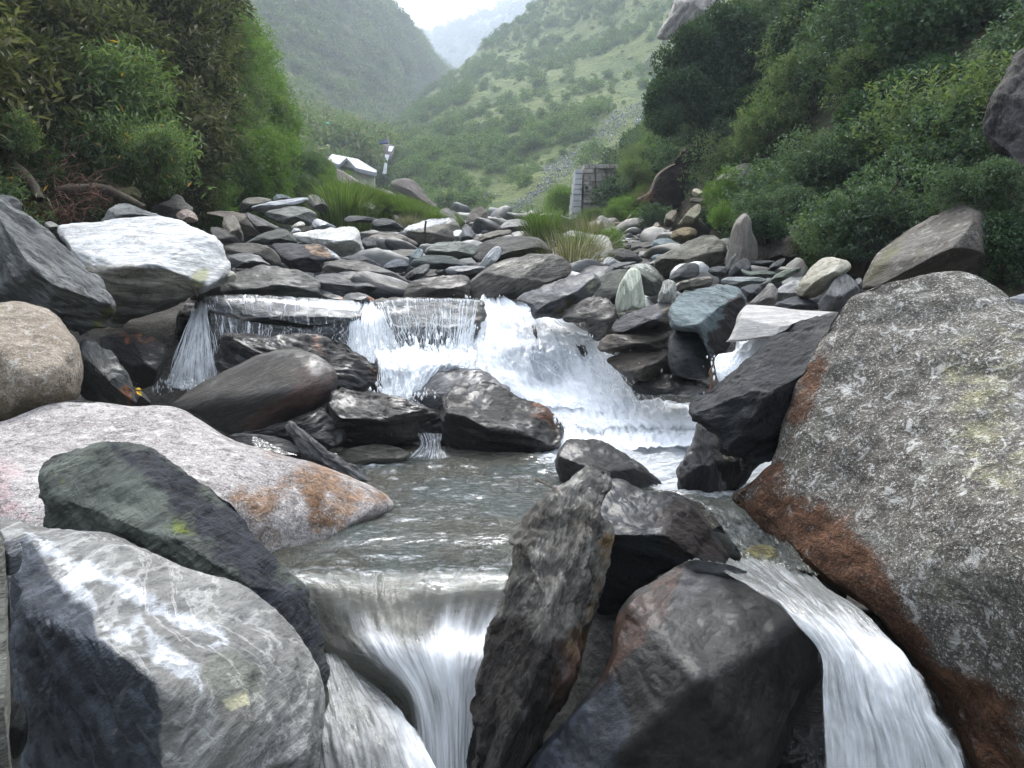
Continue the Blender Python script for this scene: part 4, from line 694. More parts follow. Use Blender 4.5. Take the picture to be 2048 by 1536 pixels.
M_LANCE = leafmat('lance_leaves', (.05,.078,.038), (.115,.148,.078), (.22,.25,.16), .3, .4, .012)
M_FINE = leafmat('fine_leaves', (.06,.105,.032), (.12,.175,.06), (.17,.19,.09), .35, .6)
M_OLIVE = leafmat('olive_leaves', (.065,.09,.052), (.11,.14,.08), (.17,.165,.11), .3, .6)
M_IVY = leafmat('ivy_leaves', (.022,.042,.026), (.045,.075,.042), (.08,.11,.065), .2, .45)
M_BLUEGREEN = leafmat('bramble_leaves', (.038,.06,.045), (.085,.12,.082), (.15,.18,.125), .25, .5)
M_GRASS = leafmat('grass_blades', (.035,.06,.022), (.085,.12,.045), (.18,.17,.09), .35, .6)
M_STRAW = leafmat('dry_grass_blades', (.12,.105,.07), (.30,.27,.20), (.08,.085,.045), .1, .7)
M_FARR = leafmat('far_shrub_leaves', (.06,.10,.04), (.11,.155,.06), (.16,.17,.085), .2, .7)
M_FARL = leafmat('far_scrub_leaves', (.065,.10,.04), (.12,.155,.065), (.22,.18,.12), .2, .7)
M_FARM = leafmat('far_forest_leaves', (.03,.045,.028), (.05,.065,.035), (.06,.07,.04), .1, .8)
M_BARK = groundmat('bark', [(.05,.04,.03), (.09,.075,.055), (.12,.10,.08), (.04,.035,.028)], 9.0, .8, .02)
M_TWIG = groundmat('dead_twigs', [(.11,.055,.04), (.2,.11,.08), (.26,.18,.13), (.08,.04,.03)], 5.0, .4, .01)
M_DRYWOOD = groundmat('dry_wood', [(.22,.17,.12), (.32,.26,.19), (.38,.33,.26), (.16,.12,.08)], 5.0, .4, .01)

def unit(v): return v / (np.linalg.norm(v, axis=-1, keepdims=True) + 1e-9)
def leaves(C, D, U, Ln, W, rnd, fold=.25):
    """diamond leaves: base C, direction D, up U, length, width -> verts, faces (2 tris along the midrib), attr"""
    S = unit(np.cross(D, U)); U = unit(np.cross(S, D)); n = len(C)
    Ln = np.broadcast_to(np.asarray(Ln, float), (n,))[:, None]; W = np.broadcast_to(np.asarray(W, float), (n,))[:, None]
    b = C; t = C + D * Ln - U * Ln * .12; m = C + D * Ln * .45
    l = m + S * W * .5 + U * W * fold; r = m - S * W * .5 + U * W * fold
    V = np.stack([b, r, t, l], 1).reshape(-1, 3); k = np.arange(n) * 4
    Fc = np.vstack([np.stack([k, k+1, k+2], -1), np.stack([k, k+2, k+3], -1)])
    return V, Fc, np.repeat(rnd, 4)
def tube(pts, r0, r1, sides=5):
    pts = np.asarray(pts, float); n = len(pts); T = unit(np.gradient(pts, axis=0)); ref = np.array([.3, .2, 1.0]) if abs(T[0][2]) < .9 else np.array([1.0, .2, 0])
    A = unit(np.cross(T, ref)); B = np.cross(T, A); r = np.linspace(r0, r1, n)[:, None, None]
    a = np.linspace(0, 2*math.pi, sides, endpoint=False)
    V = pts[:, None] + r * (A[:, None] * np.cos(a)[None, :, None] + B[:, None] * np.sin(a)[None, :, None])
    i, j = np.meshgrid(np.arange(n - 1), np.arange(sides), indexing='ij'); j2 = (j + 1) % sides
    Fc = np.stack([i*sides + j, i*sides + j2, (i+1)*sides + j2, (i+1)*sides + j], -1).reshape(-1, 4)
    return V.reshape(-1, 3), Fc
def join(parts):
    V, Fs, A, o = [], [], [], 0
    for p in parts:
        V.append(p[0]); f = p[1]
        if f.shape[1] == 4: f = np.vstack([f[:, [0,1,2]], f[:, [0,2,3]]])
        Fs.append(f + o); A.append(p[2] if len(p) > 2 else np.full(len(p[0]), .5)); o += len(p[0])
    return np.vstack(V), np.vstack(Fs), np.concatenate(A)
def crown(n, leaf, wid, seed, lumps=14, shape=(1,1,1), sprays=5, droop=.1, up=.45, name='foliage', mat=None, spread=.75, fold=.2):
    """foliage of a unit-radius bush: lumps -> twig ends -> sprays of leaves"""
    r = np.random.default_rng(seed)
    L = unit(r.normal(size=(lumps, 3))) * r.uniform(.2, .68, (lumps, 1)); L[:, 2] = np.abs(L[:, 2]) * .9 + .18
    rad = r.uniform(.26, .46, lumps)
    m = n // sprays
    k = r.integers(0, lumps, m); d = unit(r.normal(size=(m, 3)) + np.array([0, 0, .35])); rr = rad[k] * r.uniform(.45, 1.08, m) ** .6
    C = L[k] + d * rr[:, None]
    C[:, 2] = np.maximum(C[:, 2], r.uniform(-.05, .12, m))
    out = unit(C - L[k] * .4 + r.normal(size=C.shape) * .35)
    axis = unit(out + np.array([0, 0, up]) + r.normal(size=C.shape) * .3)
    C2 = np.repeat(C, sprays, 0); ax = np.repeat(axis, sprays, 0)
    along = np.tile(np.linspace(0, 1, sprays), m)[:, None] * leaf * (sprays * .28)
    C2 = C2 + ax * along + r.normal(size=C2.shape) * leaf * .25
    D = unit(ax * (1 - spread) + r.normal(size=C2.shape) * spread + np.array([0, 0, -droop]))
    U = unit(np.array([0, 0, 1.0]) + r.normal(size=C2.shape) * .45)
    rnd = np.clip(np.repeat(r.uniform(0, 1, m), sprays) * .6 + r.uniform(0, .4, len(C2)), 0, 1)
    V, Fc, A = leaves(C2, D, U, leaf * r.uniform(.7, 1.3, len(C2)), wid * r.uniform(.8, 1.2, len(C2)), rnd, fold)
    V = V * np.array(shape)
    return mesh_from(name, V, Fc, mat, False, None, {'leafrand': A})
def stems(n, seed, thick=.025, mat=None, name='stem', h=.9, spread=.6):
    r = np.random.default_rng(seed); ps = []
    for i in range(n):
        a = r.uniform(0, 6.28); e = np.array([math.cos(a), math.sin(a), 0]) * spread * r.uniform(.3, 1)
        p = [np.array([0, 0, -.15]), e * .25 + [0, 0, h*.3], e * .6 + [0, 0, h*.6], e + [0, 0, h * r.uniform(.75, 1)]]
        ps.append(tube(cr1(np.array(p) + r.normal(size=(4, 3)) * .03, 9), thick, thick * .25, 5))
    V, Fc, A = join(ps); return mesh_from(name, V, Fc, mat or M_BARK, True)
def blades(n, h, w, seed, mat, lean=.5, rad=.35, name='blades', segs=3):
    r = np.random.default_rng(seed); a = r.uniform(0, 6.28, n); b = np.stack([np.cos(a), np.sin(a), 0*a], -1)
    base = b * r.uniform(0, rad, n)[:, None]; H = h * r.uniform(.5, 1.1, n)[:, None]; ln = lean * r.uniform(.1, 1, n)[:, None]
    sd = unit(np.cross(b, [0, 0, 1.0])) * w
    t = np.linspace(0, 1, segs + 1); rows = []
    for tt in t:
        c = base + b * ln * H * tt ** 2 + np.array([0, 0, 1.0]) * H * (tt - .35 * ln * tt ** 2); ww = (1 - tt) ** .6
        rows += [c - sd * ww * .5, c + sd * ww * .5]
    V = np.stack(rows, 1); m = len(rows); k = np.arange(n)[:, None] * m; fs = []
    for s_ in range(segs): fs.append(k + np.array([[2*s_, 2*s_+1, 2*s_+3, 2*s_+2]]))
    return mesh_from(name, V.reshape(-1, 3), np.vstack(fs), mat, True, None, {'leafrand': np.repeat(r.uniform(0, 1, n), m)})
def tangle(n, seed, mat, name='twigs', thick=.008):
    r = np.random.default_rng(seed); ps = []
    for i in range(n):
        p = [unit(r.normal(size=3)) * r.uniform(.1, .9) * [1, .6, .55]]; d = unit(r.normal(size=3))
        for s_ in range(7):
            d = unit(d + r.normal(size=3) * .45 + [0, 0, -.06]); p.append(p[-1] + d * r.uniform(.1, .22) * [1, .7, .8])
        th = thick * r.uniform(.5, 2.2); ps.append(tube(cr1(np.array(p), 14), th, th * .3, 4))
    V, Fc, A = join(ps); return mesh_from(name, V, Fc, mat, True)

PRO = {
 'dark': [crown(9000, .105, .032, 100+i, 16, mat=M_DARKLEAF, sprays=7, spread=.55) for i in range(3)],
 'lance': [crown(5200, .135, .034, 200+i, 18, mat=M_LANCE, sprays=8, spread=.8, up=.2, fold=.12) for i in range(3)],
 'fine': [crown(9000, .072, .020, 300+i, 14, mat=M_FINE, sprays=6, spread=.7, up=.9) for i in range(3)],
 'olive': [crown(9000, .068, .022, 320+i, 16, mat=M_OLIVE, sprays=6, spread=.7, up=.8) for i in range(2)],
 'ivy': [crown(9500, .062, .056, 400+i, 16, mat=M_IVY, sprays=3, spread=.7, droop=.5, up=0) for i in range(3)],
 'bramble': [crown(12000, .058, .03, 500+i, 18, mat=M_BLUEGREEN, sprays=6, spread=.7, up=.3) for i in range(3)],
 'grass': [blades(900, 1.0, .014, 600+i, M_GRASS, .9, .5) for i in range(2)],
 'straw': [blades(800, 1.0, .013, 610+i, M_STRAW, 1.1, .45) for i in range(2)],
}
PSTEM = [stems(7, 700+i) for i in range(3)]
PTWIG = [tangle(60, 720+i, M_TWIG) for i in range(2)]
def plant(kind, name, label, cat, pos, size, seed=0, scale=(1,1,1), group=None, stem=True, tilt=(0,0)):
    r = random.Random(seed * 77 + 5)
    e = put(name, None, pos, None, label, cat, group)
    e.rotation_euler = (tilt[0], tilt[1], r.uniform(0, 6.28)); e.scale = (size*scale[0], size*scale[1], size*scale[2])
    f = put('foliage' if kind not in ('grass', 'straw') else 'blades', PRO[kind][seed % len(PRO[kind])], (0,0,0), e)
    if stem and kind not in ('grass', 'straw'): put('stem', PSTEM[seed % 3], (0,0,0), e)
    return e
def at(px, py, Y): return P(px, py, Y)
def plant_px(kind, name, label, cat, px, py, rpx, Y, seed=0, scale=(1,1,1), **k):
    """px,py = middle of the crown in the photo; rpx = its radius there"""
    size = rpx / F * Y
    p = at(px, py, Y) - np.array([0, 0, .5 * size * scale[2]])
    return plant(kind, name, label, cat, p, size, seed, scale, **k)

# ------------------------------------------------------------------ growth that nobody could count
def scatter(name, pts, scl, rot, protos, cat, label, idx=None, seed=0):
    r = np.random.default_rng(seed); n = len(pts)
    coll = bpy.data.collections.new(name + '_kinds')
    for i, me in enumerate(protos):
        ob = bpy.data.objects.new('%s_%02d' % (name, i), me); coll.objects.link(ob)
    me = bpy.data.meshes.new(name); me.vertices.add(n); me.vertices.foreach_set('co', np.asarray(pts, np.float32).ravel())
    a = me.attributes.new('rot', 'FLOAT_VECTOR', 'POINT'); a.data.foreach_set('vector', np.asarray(rot, np.float32).ravel())
    scl = np.asarray(scl, np.float32); scl = np.repeat(scl[:, None], 3, 1) if scl.ndim == 1 else scl
    a = me.attributes.new('scl', 'FLOAT_VECTOR', 'POINT'); a.data.foreach_set('vector', scl.ravel())
    a = me.attributes.new('pick', 'INT', 'POINT'); a.data.foreach_set('value', (idx if idx is not None else r.integers(0, len(protos), n)).astype(np.int32))
    me.update()
    o = put(name, me, (0,0,0), None, label, cat, None, 'stuff')
    ng = bpy.data.node_groups.new(name + '_scatter', 'GeometryNodeTree')
    ng.interface.new_socket('Geometry', in_out='INPUT', socket_type='NodeSocketGeometry'); ng.interface.new_socket('Geometry', in_out='OUTPUT', socket_type='NodeSocketGeometry')
    N = ng.nodes.new; gi = N('NodeGroupInput'); go = N('NodeGroupOutput'); ip = N('GeometryNodeInstanceOnPoints'); ci = N('GeometryNodeCollectionInfo')
    ci.inputs['Collection'].default_value = coll; ci.inputs['Separate Children'].default_value = True; ci.inputs['Reset Children'].default_value = True
    def na(nm, dt):
        x = N('GeometryNodeInputNamedAttribute'); x.data_type = dt; x.inputs['Name'].default_value = nm; return x.outputs['Attribute']
    l = ng.links.new
    l(gi.outputs[0], ip.inputs['Points']); l(ci.outputs[0], ip.inputs['Instance']); ip.inputs['Pick Instance'].default_value = True
    l(na('pick', 'INT'), ip.inputs['Instance Index']); l(na('rot', 'FLOAT_VECTOR'), ip.inputs['Rotation']); l(na('scl', 'FLOAT_VECTOR'), ip.inputs['Scale'])
    l(ip.outputs[0], go.inputs[0])
    md = o.modifiers.new('scatter', 'NODES'); md.node_group = ng
    return o
def sample(G, N, n, rng, vr=(0, 1), ur=(0, 1), dens=None):
    nv, nu = G.shape[:2]
    # area-aware sampling
    du = np.linalg.norm(np.diff(G, axis=1), axis=-1)[:-1]; dv = np.linalg.norm(np.diff(G, axis=0), axis=-1)[:, :-1]; A = du * dv
    v0, v1, u0, u1 = int(vr[0]*(nv-1)), int(vr[1]*(nv-1)), int(ur[0]*(nu-1)), int(ur[1]*(nu-1))
    m = np.zeros_like(A); m[v0:v1, u0:u1] = A[v0:v1, u0:u1]
    if dens is not None: m *= dens(G[:-1, :-1])
    p = m.ravel() / m.sum(); k = rng.choice(len(p), n, p=p); i, j = np.divmod(k, A.shape[1]); a = rng.random(n)[:, None]; b = rng.random(n)[:, None]
    return (G[i, j]*(1-a)*(1-b) + G[i+1, j]*a*(1-b) + G[i, j+1]*(1-a)*b + G[i+1, j+1]*a*b), N[i, j]
def pix(p):
    """photo pixel of world points"""
    d = np.asarray(p) - np.array([0, 0, CAMZ]); f = d[..., 1]*_ca + d[..., 2]*_sa; u = -d[..., 1]*_sa + d[..., 2]*_ca
    return 1024 + F*d[..., 0]/f, 768 - F*u/f
RG = np.random.default_rng(5)
def far_protos(mat, seed, n=420, leaf=.16): return [crown(n, leaf, leaf*.62, seed+i, 8+i, mat=mat, sprays=3, spread=.9, up=.2) for i in range(4)]
FR, FL, FM = far_protos(M_FARR, 800), far_protos(M_FARL, 820), far_protos(M_FARM, 840, 260, .22)
def hillscatter(name, G, N, n, protos, s0, s1, label, cat, dens=None, vr=(0,1), flat=.75, seed=1, far=None):
    r = np.random.default_rng(seed); p, nn = sample(G, N, n, r, vr, dens=dens)
    s = s0 + (s1 - s0) * r.random(n) ** 2.5
    rot = np.stack([r.normal(0, .15, n), r.normal(0, .15, n), r.uniform(0, 6.28, n)], -1)
    scl = np.stack([s, s, s * r.uniform(flat, 1.25, n)], -1)
    return scatter(name, p - np.array([0, 0, 1.0]) * (s * .12)[:, None], scl, rot, protos, cat, label, seed=seed)
SCREE = [(1325,165),(1300,200),(1240,235),(1200,270),(1165,310),(1110,350),(1070,385),(1020,425)]
def clear(g):
    x, y = pix(g); d = poly_sd(np.stack([x.ravel(), y.ravel()], -1), SCREE + SCREE[::-1][1:-1])
    return (np.abs(d).reshape(x.shape) > 17) * 1.0
def inview(G, m=150):
    x, y = pix(G); return ((x > -m) & (x < 2048 + m) & (y > -m) & (y < 700)).astype(float) + .03
hillscatter('hillside_shrubs', GRH, NRH, 7000, FR, .35, 2.2, 'low green shrubs covering the hazy hillside right of the valley', 'shrubs', lambda g: inview(g)*(.6 + 2*(fbm(g*.05, 3, 3) > .02))*clear(g), seed=31)
hillscatter('hillside_scrub', GLH, NLH, 7000, FL, .8, 4.5, 'dense dark scrub and trees on the steep slope left of the valley', 'shrubs', lambda g: inview(g)*(1 + 2*(fbm(g*.03, 4, 3) > 0)), seed=32)
hillscatter('mountain_trees', GMT, NMT, 4200, FM, 5, 11, 'blue hazy forest on the farthest mountain', 'trees', inview, seed=33)

# ground growth on the two near banks
def bankmix(G, N, n, seed, kinds, s0, s1, name, label, cond=None, cat='bushes'):
    r = np.random.default_rng(seed)
    def dens(g):
        w = inview(g, 250) / (1 + .004 * np.maximum(g[..., 1], 0) ** 2)
        if cond is not None:
            x, y = pix(g); w = w * cond(x, y, g[..., 1])
        return w
    p, nn = sample(G, N, n, r, dens=dens)
    s = (s0 + (s1 - s0) * r.random(n) ** 2) * (1 + p[:, 1] * .012)
    rot = np.stack([r.normal(0, .25, n), r.normal(0, .25, n), r.uniform(0, 6.28, n)], -1)
    pr = [m for k in kinds for m in PRO[k]]
    return scatter(name, p - nn * 0 - np.array([0, 0, .25]) * s[:, None], np.stack([s, s, s*.9], -1), rot, pr, cat, label, seed=seed)
bankmix(GLB, NLB, 420, 41, ['fine', 'olive'], .5, 1.5, 'bank_undergrowth', 'bright soft green undergrowth filling the left bank toward the valley', lambda x, y, Y: (x > 380) * (x < 515) * 1.0)
bankmix(GLB, NLB, 260, 46, ['fine', 'olive'], .22, .5, 'bank_undergrowth', 'low green growth on the slope between the soft shrubs and the house', lambda x, y, Y: (x > 540) * (x < 690) * 1.0)
bankmix(GLB, NLB, 260, 42, ['dark'], .7, 1.6, 'bank_thicket', 'dark thicket covering the upper left bank', lambda x, y, Y: (x < 330) * (y < 330) * 1.0)
bankmix(GLB, NLB, 90, 43, ['lance', 'dark'], .35, .8, 'bank_thicket', 'leafy thicket low on the left bank', lambda x, y, Y: (x < 400) * (y > 250) * 1.0)
bankmix(GRB, NRB, 420, 44, ['bramble', 'ivy', 'olive'], .5, 1.4, 'bank_undergrowth', 'blue-green brambles and creepers mantling the right bank', lambda x, y, Y: ((x > 1430) | (Y > 24)) * (y < 520) * 1.0)
bankmix(GRB, NRB, 110, 45, ['fine'], .4, .9, 'bank_undergrowth', 'lighter green shrubs behind the stone wall on the right', lambda x, y, Y: (x < 1330) * 1.0)

# individual bushes and trees of the left bank
L_ = [('lance','leafy_bush','broad leafy bush with upright shoots on the left bank, highest of the bright ones',230,190,120,11.2),
 ('lance','leafy_bush','bright lance-leaved bush arching toward the dark thicket, centre of the left bank',270,300,110,10.6),
 ('lance','leafy_bush','grey-green feathery bush left of the bright lance-leaved bushes',110,200,100,10.8),
 ('lance','leafy_bush','bright bush with orange dead leaves hanging low toward the stones',315,300,60,10.0),
 ('lance','leafy_bush','small yellow-green bush at the very left edge, half height',10,260,60,8.6),
 ('lance','leafy_bush','dull green bush above the dead roots at left',150,290,90,10.4),
 ('lance','leafy_bush','low green bush behind the dead roots',230,360,55,10.3),
 ('dark','dark_tree','dark olive tree crown at the top left corner',70,60,170,14),
 ('dark','dark_tree','dark olive tree crown second from the left corner',230,60,160,15),
 ('dark','dark_tree','dark tree with the crown edge against the hazy hill',310,80,100,17),
 ('dark','dark_tree','shadowed tree hanging down behind the bright lance bushes',335,230,100,15.5),
 ('dark','dark_tree','deep green drooping tree above the low left stones',375,330,70,15),
 ('fine','soft_shrub','soft feathery green shrub beside the dark drooping tree',450,330,70,15.5),
 ('fine','soft_shrub','rounded soft shrub with greyish top on the green slope',455,255,50,18),
 ('olive','soft_shrub','brownish rounded shrub high on the green slope',500,235,36,24),
 ('fine','soft_shrub','pale green shrub in the middle of the green slope',540,320,55,20),
 ('bramble','dark_shrub','compact dark green shrub at the right of the green slope',600,325,45,23),
 ('fine','soft_shrub','low bright shrub at the foot of the green slope',500,385,60,16),
 ('bramble','dark_shrub','broad-leaved dark green plant behind the river stones at left centre',610,370,45,21),
 ('fine','soft_shrub','bright shrub topping the slope left of the house',628,318,24,34)]
for i,(k,nm,lab,px,py,r_,Y) in enumerate(L_): plant_px(k,nm,lab,'tree' if 'tree' in nm else 'bush',px,py,r_*1.12,Y,i)
R_ = [('bramble','bramble_bush','largest blue-green bramble bush bulging over the lichen-spotted boulder',1740,430,150,8.6),
 ('bramble','bramble_bush','leafy blue-green bush to the left of the largest bramble',1560,420,85,11),
 ('bramble','bramble_bush','blue-green bush high on the right bank under the leafless scrub',1800,270,140,11),
 ('bramble','bramble_bush','wide bush in the middle of the right bank catching the light',1650,330,110,11.5),
 ('olive','bramble_bush','soft grey-green bush near the top of the right bank',1640,110,130,17),
 ('ivy','ivy_mound','dark ivy hanging in a cave-like curtain right of the ivy-clad tree',1590,210,80,16),
 ('bramble','bramble_bush','bush beside the tall cliff-like rock at the right',1890,230,90,9.6),
 ('bramble','bramble_bush','trailing bush at the right edge below the cliff-like rock',1960,370,90,6.9),
 ('ivy','ivy_mound','tangled dark creeper right of the lichen-spotted boulder',2010,480,90,6.6),
 ('fine','bramble_bush','light green bush before the lichen-mottled boulder',1450,380,60,13.5),
 ('fine','bramble_bush','bright low bush touching the tall pointed slab',1440,430,40,12),
 ('ivy','ivy_mound','small ivy mound draped over the brown earthy rock',1530,450,50,9.9),
 ('olive','bramble_bush','olive bush leaning over the landslip from the left',1268,345,42,24),
 ('bramble','bramble_bush','dark bush at the left foot of the landslip',1310,430,38,18),
 ('olive','bramble_bush','bush above the stone wall with brown tips',1292,320,45,27),
 ('fine','bramble_bush','green bush growing against the right side of the stone wall',1225,425,38,24),
 ('fine','bramble_bush','low bright green bush among the stones right of the dry grass',1225,478,40,12.5),
 ('fine','bramble_bush','small feathery bush between wall and riverbed',1130,400,45,34),
 ('fine','bramble_bush','bright low bush on the gravel left of the brown grass tuft',1105,450,40,17),
 ('olive','bramble_bush','dull low bush at the foot of the light wall pier',1180,435,34,20),
 ('fine','bramble_bush','little green bush at the tip of the gravel near the valley gap',1065,440,26,24),
 ('olive','bramble_bush','brownish low bush behind the dry pale grass clump',1160,455,40,14)]
for i,(k,nm,lab,px,py,r_,Y) in enumerate(R_): plant_px(k,nm,lab,'bush',px,py,r_*1.12,Y,i+3)
# ivy-clad tree: one thing, with trunk, lobes of ivy and hanging creepers
t = put('ivy_clad_tree', None, P(1430,430,20), None, 'tall tree completely clad in dark ivy above the landslip', 'tree')
o0 = P(1430,430,20)
tr = cr1(P([1430,1425,1440,1430],[440,330,200,60],[20,20,20.3,20.5]) - o0, 12)
V, Fc, A = join([tube(tr, .35, .12, 8), tube(cr1(P([1425,1380,1340],[260,210,180],[20,19.6,19.4]) - o0, 7), .16, .05), tube(cr1(P([1430,1480,1510],[200,150,130],[20.2,20,19.8]) - o0, 7), .16, .05)])
put('trunk', mesh_from('trunk', V, Fc, M_BARK), (0,0,0), t)
for i,(px,py,rp,Y) in enumerate([(1460,60,75,20.4),(1380,110,70,20),(1345,190,60,19.4),(1400,190,80,19.6),(1480,150,75,20),(1510,220,55,20),(1440,240,70,19.8),(1330,240,45,19),(1460,300,45,20.2)]):
    f = put('foliage', PRO['ivy'][i % 3], P(px,py,Y) - o0 - np.array([0,0,.5*rp*1.15/F*Y]), t); s_ = rp*1.2/F*Y; f.scale = (s_,s_*.85,s_*1.1); f.rotation_euler = (0,0,i*1.3)
r = np.random.default_rng(9); ps = []
for i in range(34):
    x = r.uniform(1380, 1500) if i > 8 else r.uniform(1375, 1400); y0 = r.uniform(240, 330); y1 = y0 + r.uniform(30, 130)
    c = cr1(P([x, x + r.normal()*4, x + r.normal()*6], [y0, (y0+y1)/2, y1], [19.3]*3) - o0, 6); ps.append((*tube(c, .012, .006, 3), np.full(18, .3)))
    n = 22; q_ = c[r.integers(0, 6, n)] + r.normal(size=(n, 3)) * [.06, .06, .12]
    ps.append(leaves(q_, unit(r.normal(size=(n,3)) + [0,0,-.8]), unit(r.normal(size=(n,3)) + [0,-1,.5]), .09, .08, r.random(n)))
V, Fc, A = join(ps); put('hanging_creepers', mesh_from('hanging_creepers', V, Fc, M_IVY, False, None, {'leafrand': A}), (0,0,0), t)
# two round trees on the sunny hill, dark trees on its skyline
for i,(px,py,r_,Y,lab) in enumerate([(1040,232,24,125,'round dark tree alone in the middle of the sunny hillside'),(1125,208,16,135,'smaller round tree up right of the lone dark tree'),(1230,205,13,125,'small round tree near the top of the scree'),(1250,130,22,150,'faint round tree high on the hazy right hillside'),
   (945,150,13,218,'dark upright tree standing out on the ridge beside the blue mountain'),(668,275,34,92,'dark leafy tree just above the house roof'),(990,118,10,225,'small tree on the ridge right of the upright ridge tree')]):
    e = put('round_tree', None, P(px,py,Y) - np.array([0,0,r_/F*Y*.75]), None, lab, 'tree'); s_ = r_/F*Y*1.1
    f = put('crown', [FR, FL][i % 2][i % 4], (0,0,s_*.2), e); f.scale = (s_,s_,s_*1.05 if i != 4 else s_*1.6)
    V, Fc = tube([(0,0,-.5*s_),(0,0,s_*.6)], .09*s_, .05*s_, 6); put('trunk', mesh_from('trunk', V, Fc, M_BARK), (0,0,0), e)
# grasses
for i,(k,px,py,h,Y,lab) in enumerate([('grass',690,425,75,15,'tall dark green grass clump behind the white granite block'),('straw',820,445,45,14,'thin dry grass stalks left of the bright-topped boulder'),('straw',1140,540,95,9.6,'pale dry drooping grass clump beside the wide arched boulder'),
   ('grass',1090,465,60,14.5,'green grass clump on the gravel left of the pale dry grass'),('grass',650,440,50,16,'short grass tuft beside the beige rounded rock'),('grass',1160,500,50,11,'green grass growing behind the pale dry clump'),('grass',770,430,40,22,'fresh grass on the strip left of the valley gap'),
   ('straw',1180,470,45,13,'brown grass tuft in front of the stone wall')]):
    plant(k,'grass_clump',lab,'grass',P(px,py+h*.45,Y),h*(1.55 if i in (0,2,3,5,7) else 1.0)/F*Y,i,(1,1,1))
n = 1300; r = np.random.default_rng(77)
pp = P(r.uniform(640, 900, n), 0, 1) * 0
pxs = r.uniform(660, 905, n); Ys = r.uniform(17, 48, n)
xw = (pxs - 1024) / F * Ys; pp = np.stack([xw, Ys, zbed(xw, Ys) + .1 + np.clip(-(pxs - 905) / 60, 0, 3) * .25], -1)
scatter('grass_strip', pp, r.uniform(.10, .40, n) * (.5 + .8*(fbm(pp*.5, 9, 3) > -.05)), np.stack([0*xw, 0*xw, r.uniform(0, 6.28, n)], -1), PRO['grass'], 'grass', 'bright green grassy strip running into the valley left of the gap', seed=5)
# dead roots at the left
for i,(px,py,r_,Y,lab) in enumerate([(90,350,95,9.6,'reddish dead root tangle hanging at the left bank'),(200,385,60,9.2,'dense dead twigs right of the red root tangle'),(20,370,60,8.6,'brown dead branches at the left edge'),(120,420,55,8.8,'low reddish twigs above the dark slate boulder'),(1290,390,30,17,'dead root ball left of the landslip cave')]):
    s_ = r_/F*Y; e = put('dead_roots', PTWIG[i % 2], P(px,py,Y), None, lab, 'dead branches'); e.scale = (s_*1.1, s_*1.1, s_*1.1); e.rotation_euler = (0, 0, i*1.1)
def branch(name, lab, pts, r0, r1, mat, cat='branch', off=None):
    c = P(*zip(*pts)); o = c[0].copy(); V, Fc = tube(cr1(c - o, 16), r0, r1, 6); return put(name, mesh_from(name, V, Fc, mat), o, None, lab, cat)
branch('dead_branch','pale bent dead branch sticking up before the landslip cave', [(1275,400,17),(1300,385,17),(1312,355,17),(1330,338,17),(1350,328,17)], .035, .012, M_DRYWOOD)
branch('dead_branch','curved pale root lying at the foot of the stone wall bushes', [(1212,458,20),(1228,448,20),(1248,445,20),(1262,430,20)], .05, .02, M_DRYWOOD)
branch('dead_branch','thick brown dead trunk leaning at the left edge', [(-60,300,8.8),(20,330,8.8),(60,365,8.7),(80,400,8.6)], .09, .05, M_BARK, 'trunk')
branch('dead_branch','dark dead trunk lying behind the grey pointed rock', [(120,385,9.4),(200,378,9.3),(245,392,9.2),(290,415,9.0)], .08, .03, M_BARK, 'trunk')
branch('stick','short dark stick poking out beside the upright schist boulder', [(1072,958,3.6),(1090,968,3.5),(1108,978,3.4)], .006, .003, M_BARK)
branch('stick','little dark twig resting against the white marble boulder', [(382,566,6.5),(390,580,6.5),(394,592,6.5)], .02, .014, M_BARK)
branch('stick','dark branch lying over the bright-topped boulder', [(852,442,12.2),(850,458,12.2),(851,478,12.3),(848,490,12.3)], .02, .012, M_BARK)
branch('root_stem','orange-brown bent root beside the side trickle', [(1417,790,4.6),(1424,765,4.6),(1420,745,4.6),(1424,735,4.6)], .008, .006, M_TWIG)
# ------------------------------------------------------------------ house, stone wall, landslip cave, scree, far waterfall
def flatmat(name, col, rough=.8, spec=.3):
    m = NT(name); co = m.n('TexCoord').outputs['Object']; n = m.noise(co, 2.5, 6, .6)
    c = m.mix(m.ramp(n, .35, .65), tuple(x*.8 for x in col), col)
    return m.done(m.n('BsdfPrincipled', {'Base Color': c, 'Roughness': rough, 'Specular IOR Level': spec}).outputs[0])
M_ROOF = flatmat('grey_roofing', (.22,.235,.26), .6); M_PLASTER = flatmat('cream_plaster', (.40,.385,.33)); M_BLUE = flatmat('blue_tarpaulin', (.03,.05,.13)); M_CYAN = flatmat('turquoise_sheet', (.05,.5,.5)); M_DARKW = flatmat('dark_opening', (.02,.02,.025))
M_CONC = groundmat('wall_stone', [(.20,.19,.17), (.34,.32,.29), (.46,.43,.38), (.16,.13,.10)], 1.2, .5, .05)
M_CONC2 = groundmat('pier_stone', [(.32,.335,.335), (.44,.455,.455), (.52,.52,.51), (.24,.26,.25)], 1.0, .5, .05)
HY = 66.
ho = P(700, 350, HY); hs = put('house', None, ho, None, 'house with a pale grey hipped roof and cream gable below the far waterfall', 'house')
def hp(px, py, Y): return P(px, py, Y) - ho
def prism(name, pts, Fc, mat, par): return put(name, mesh_from(name, np.array(pts), Fc, mat, False), (0,0,0), par)
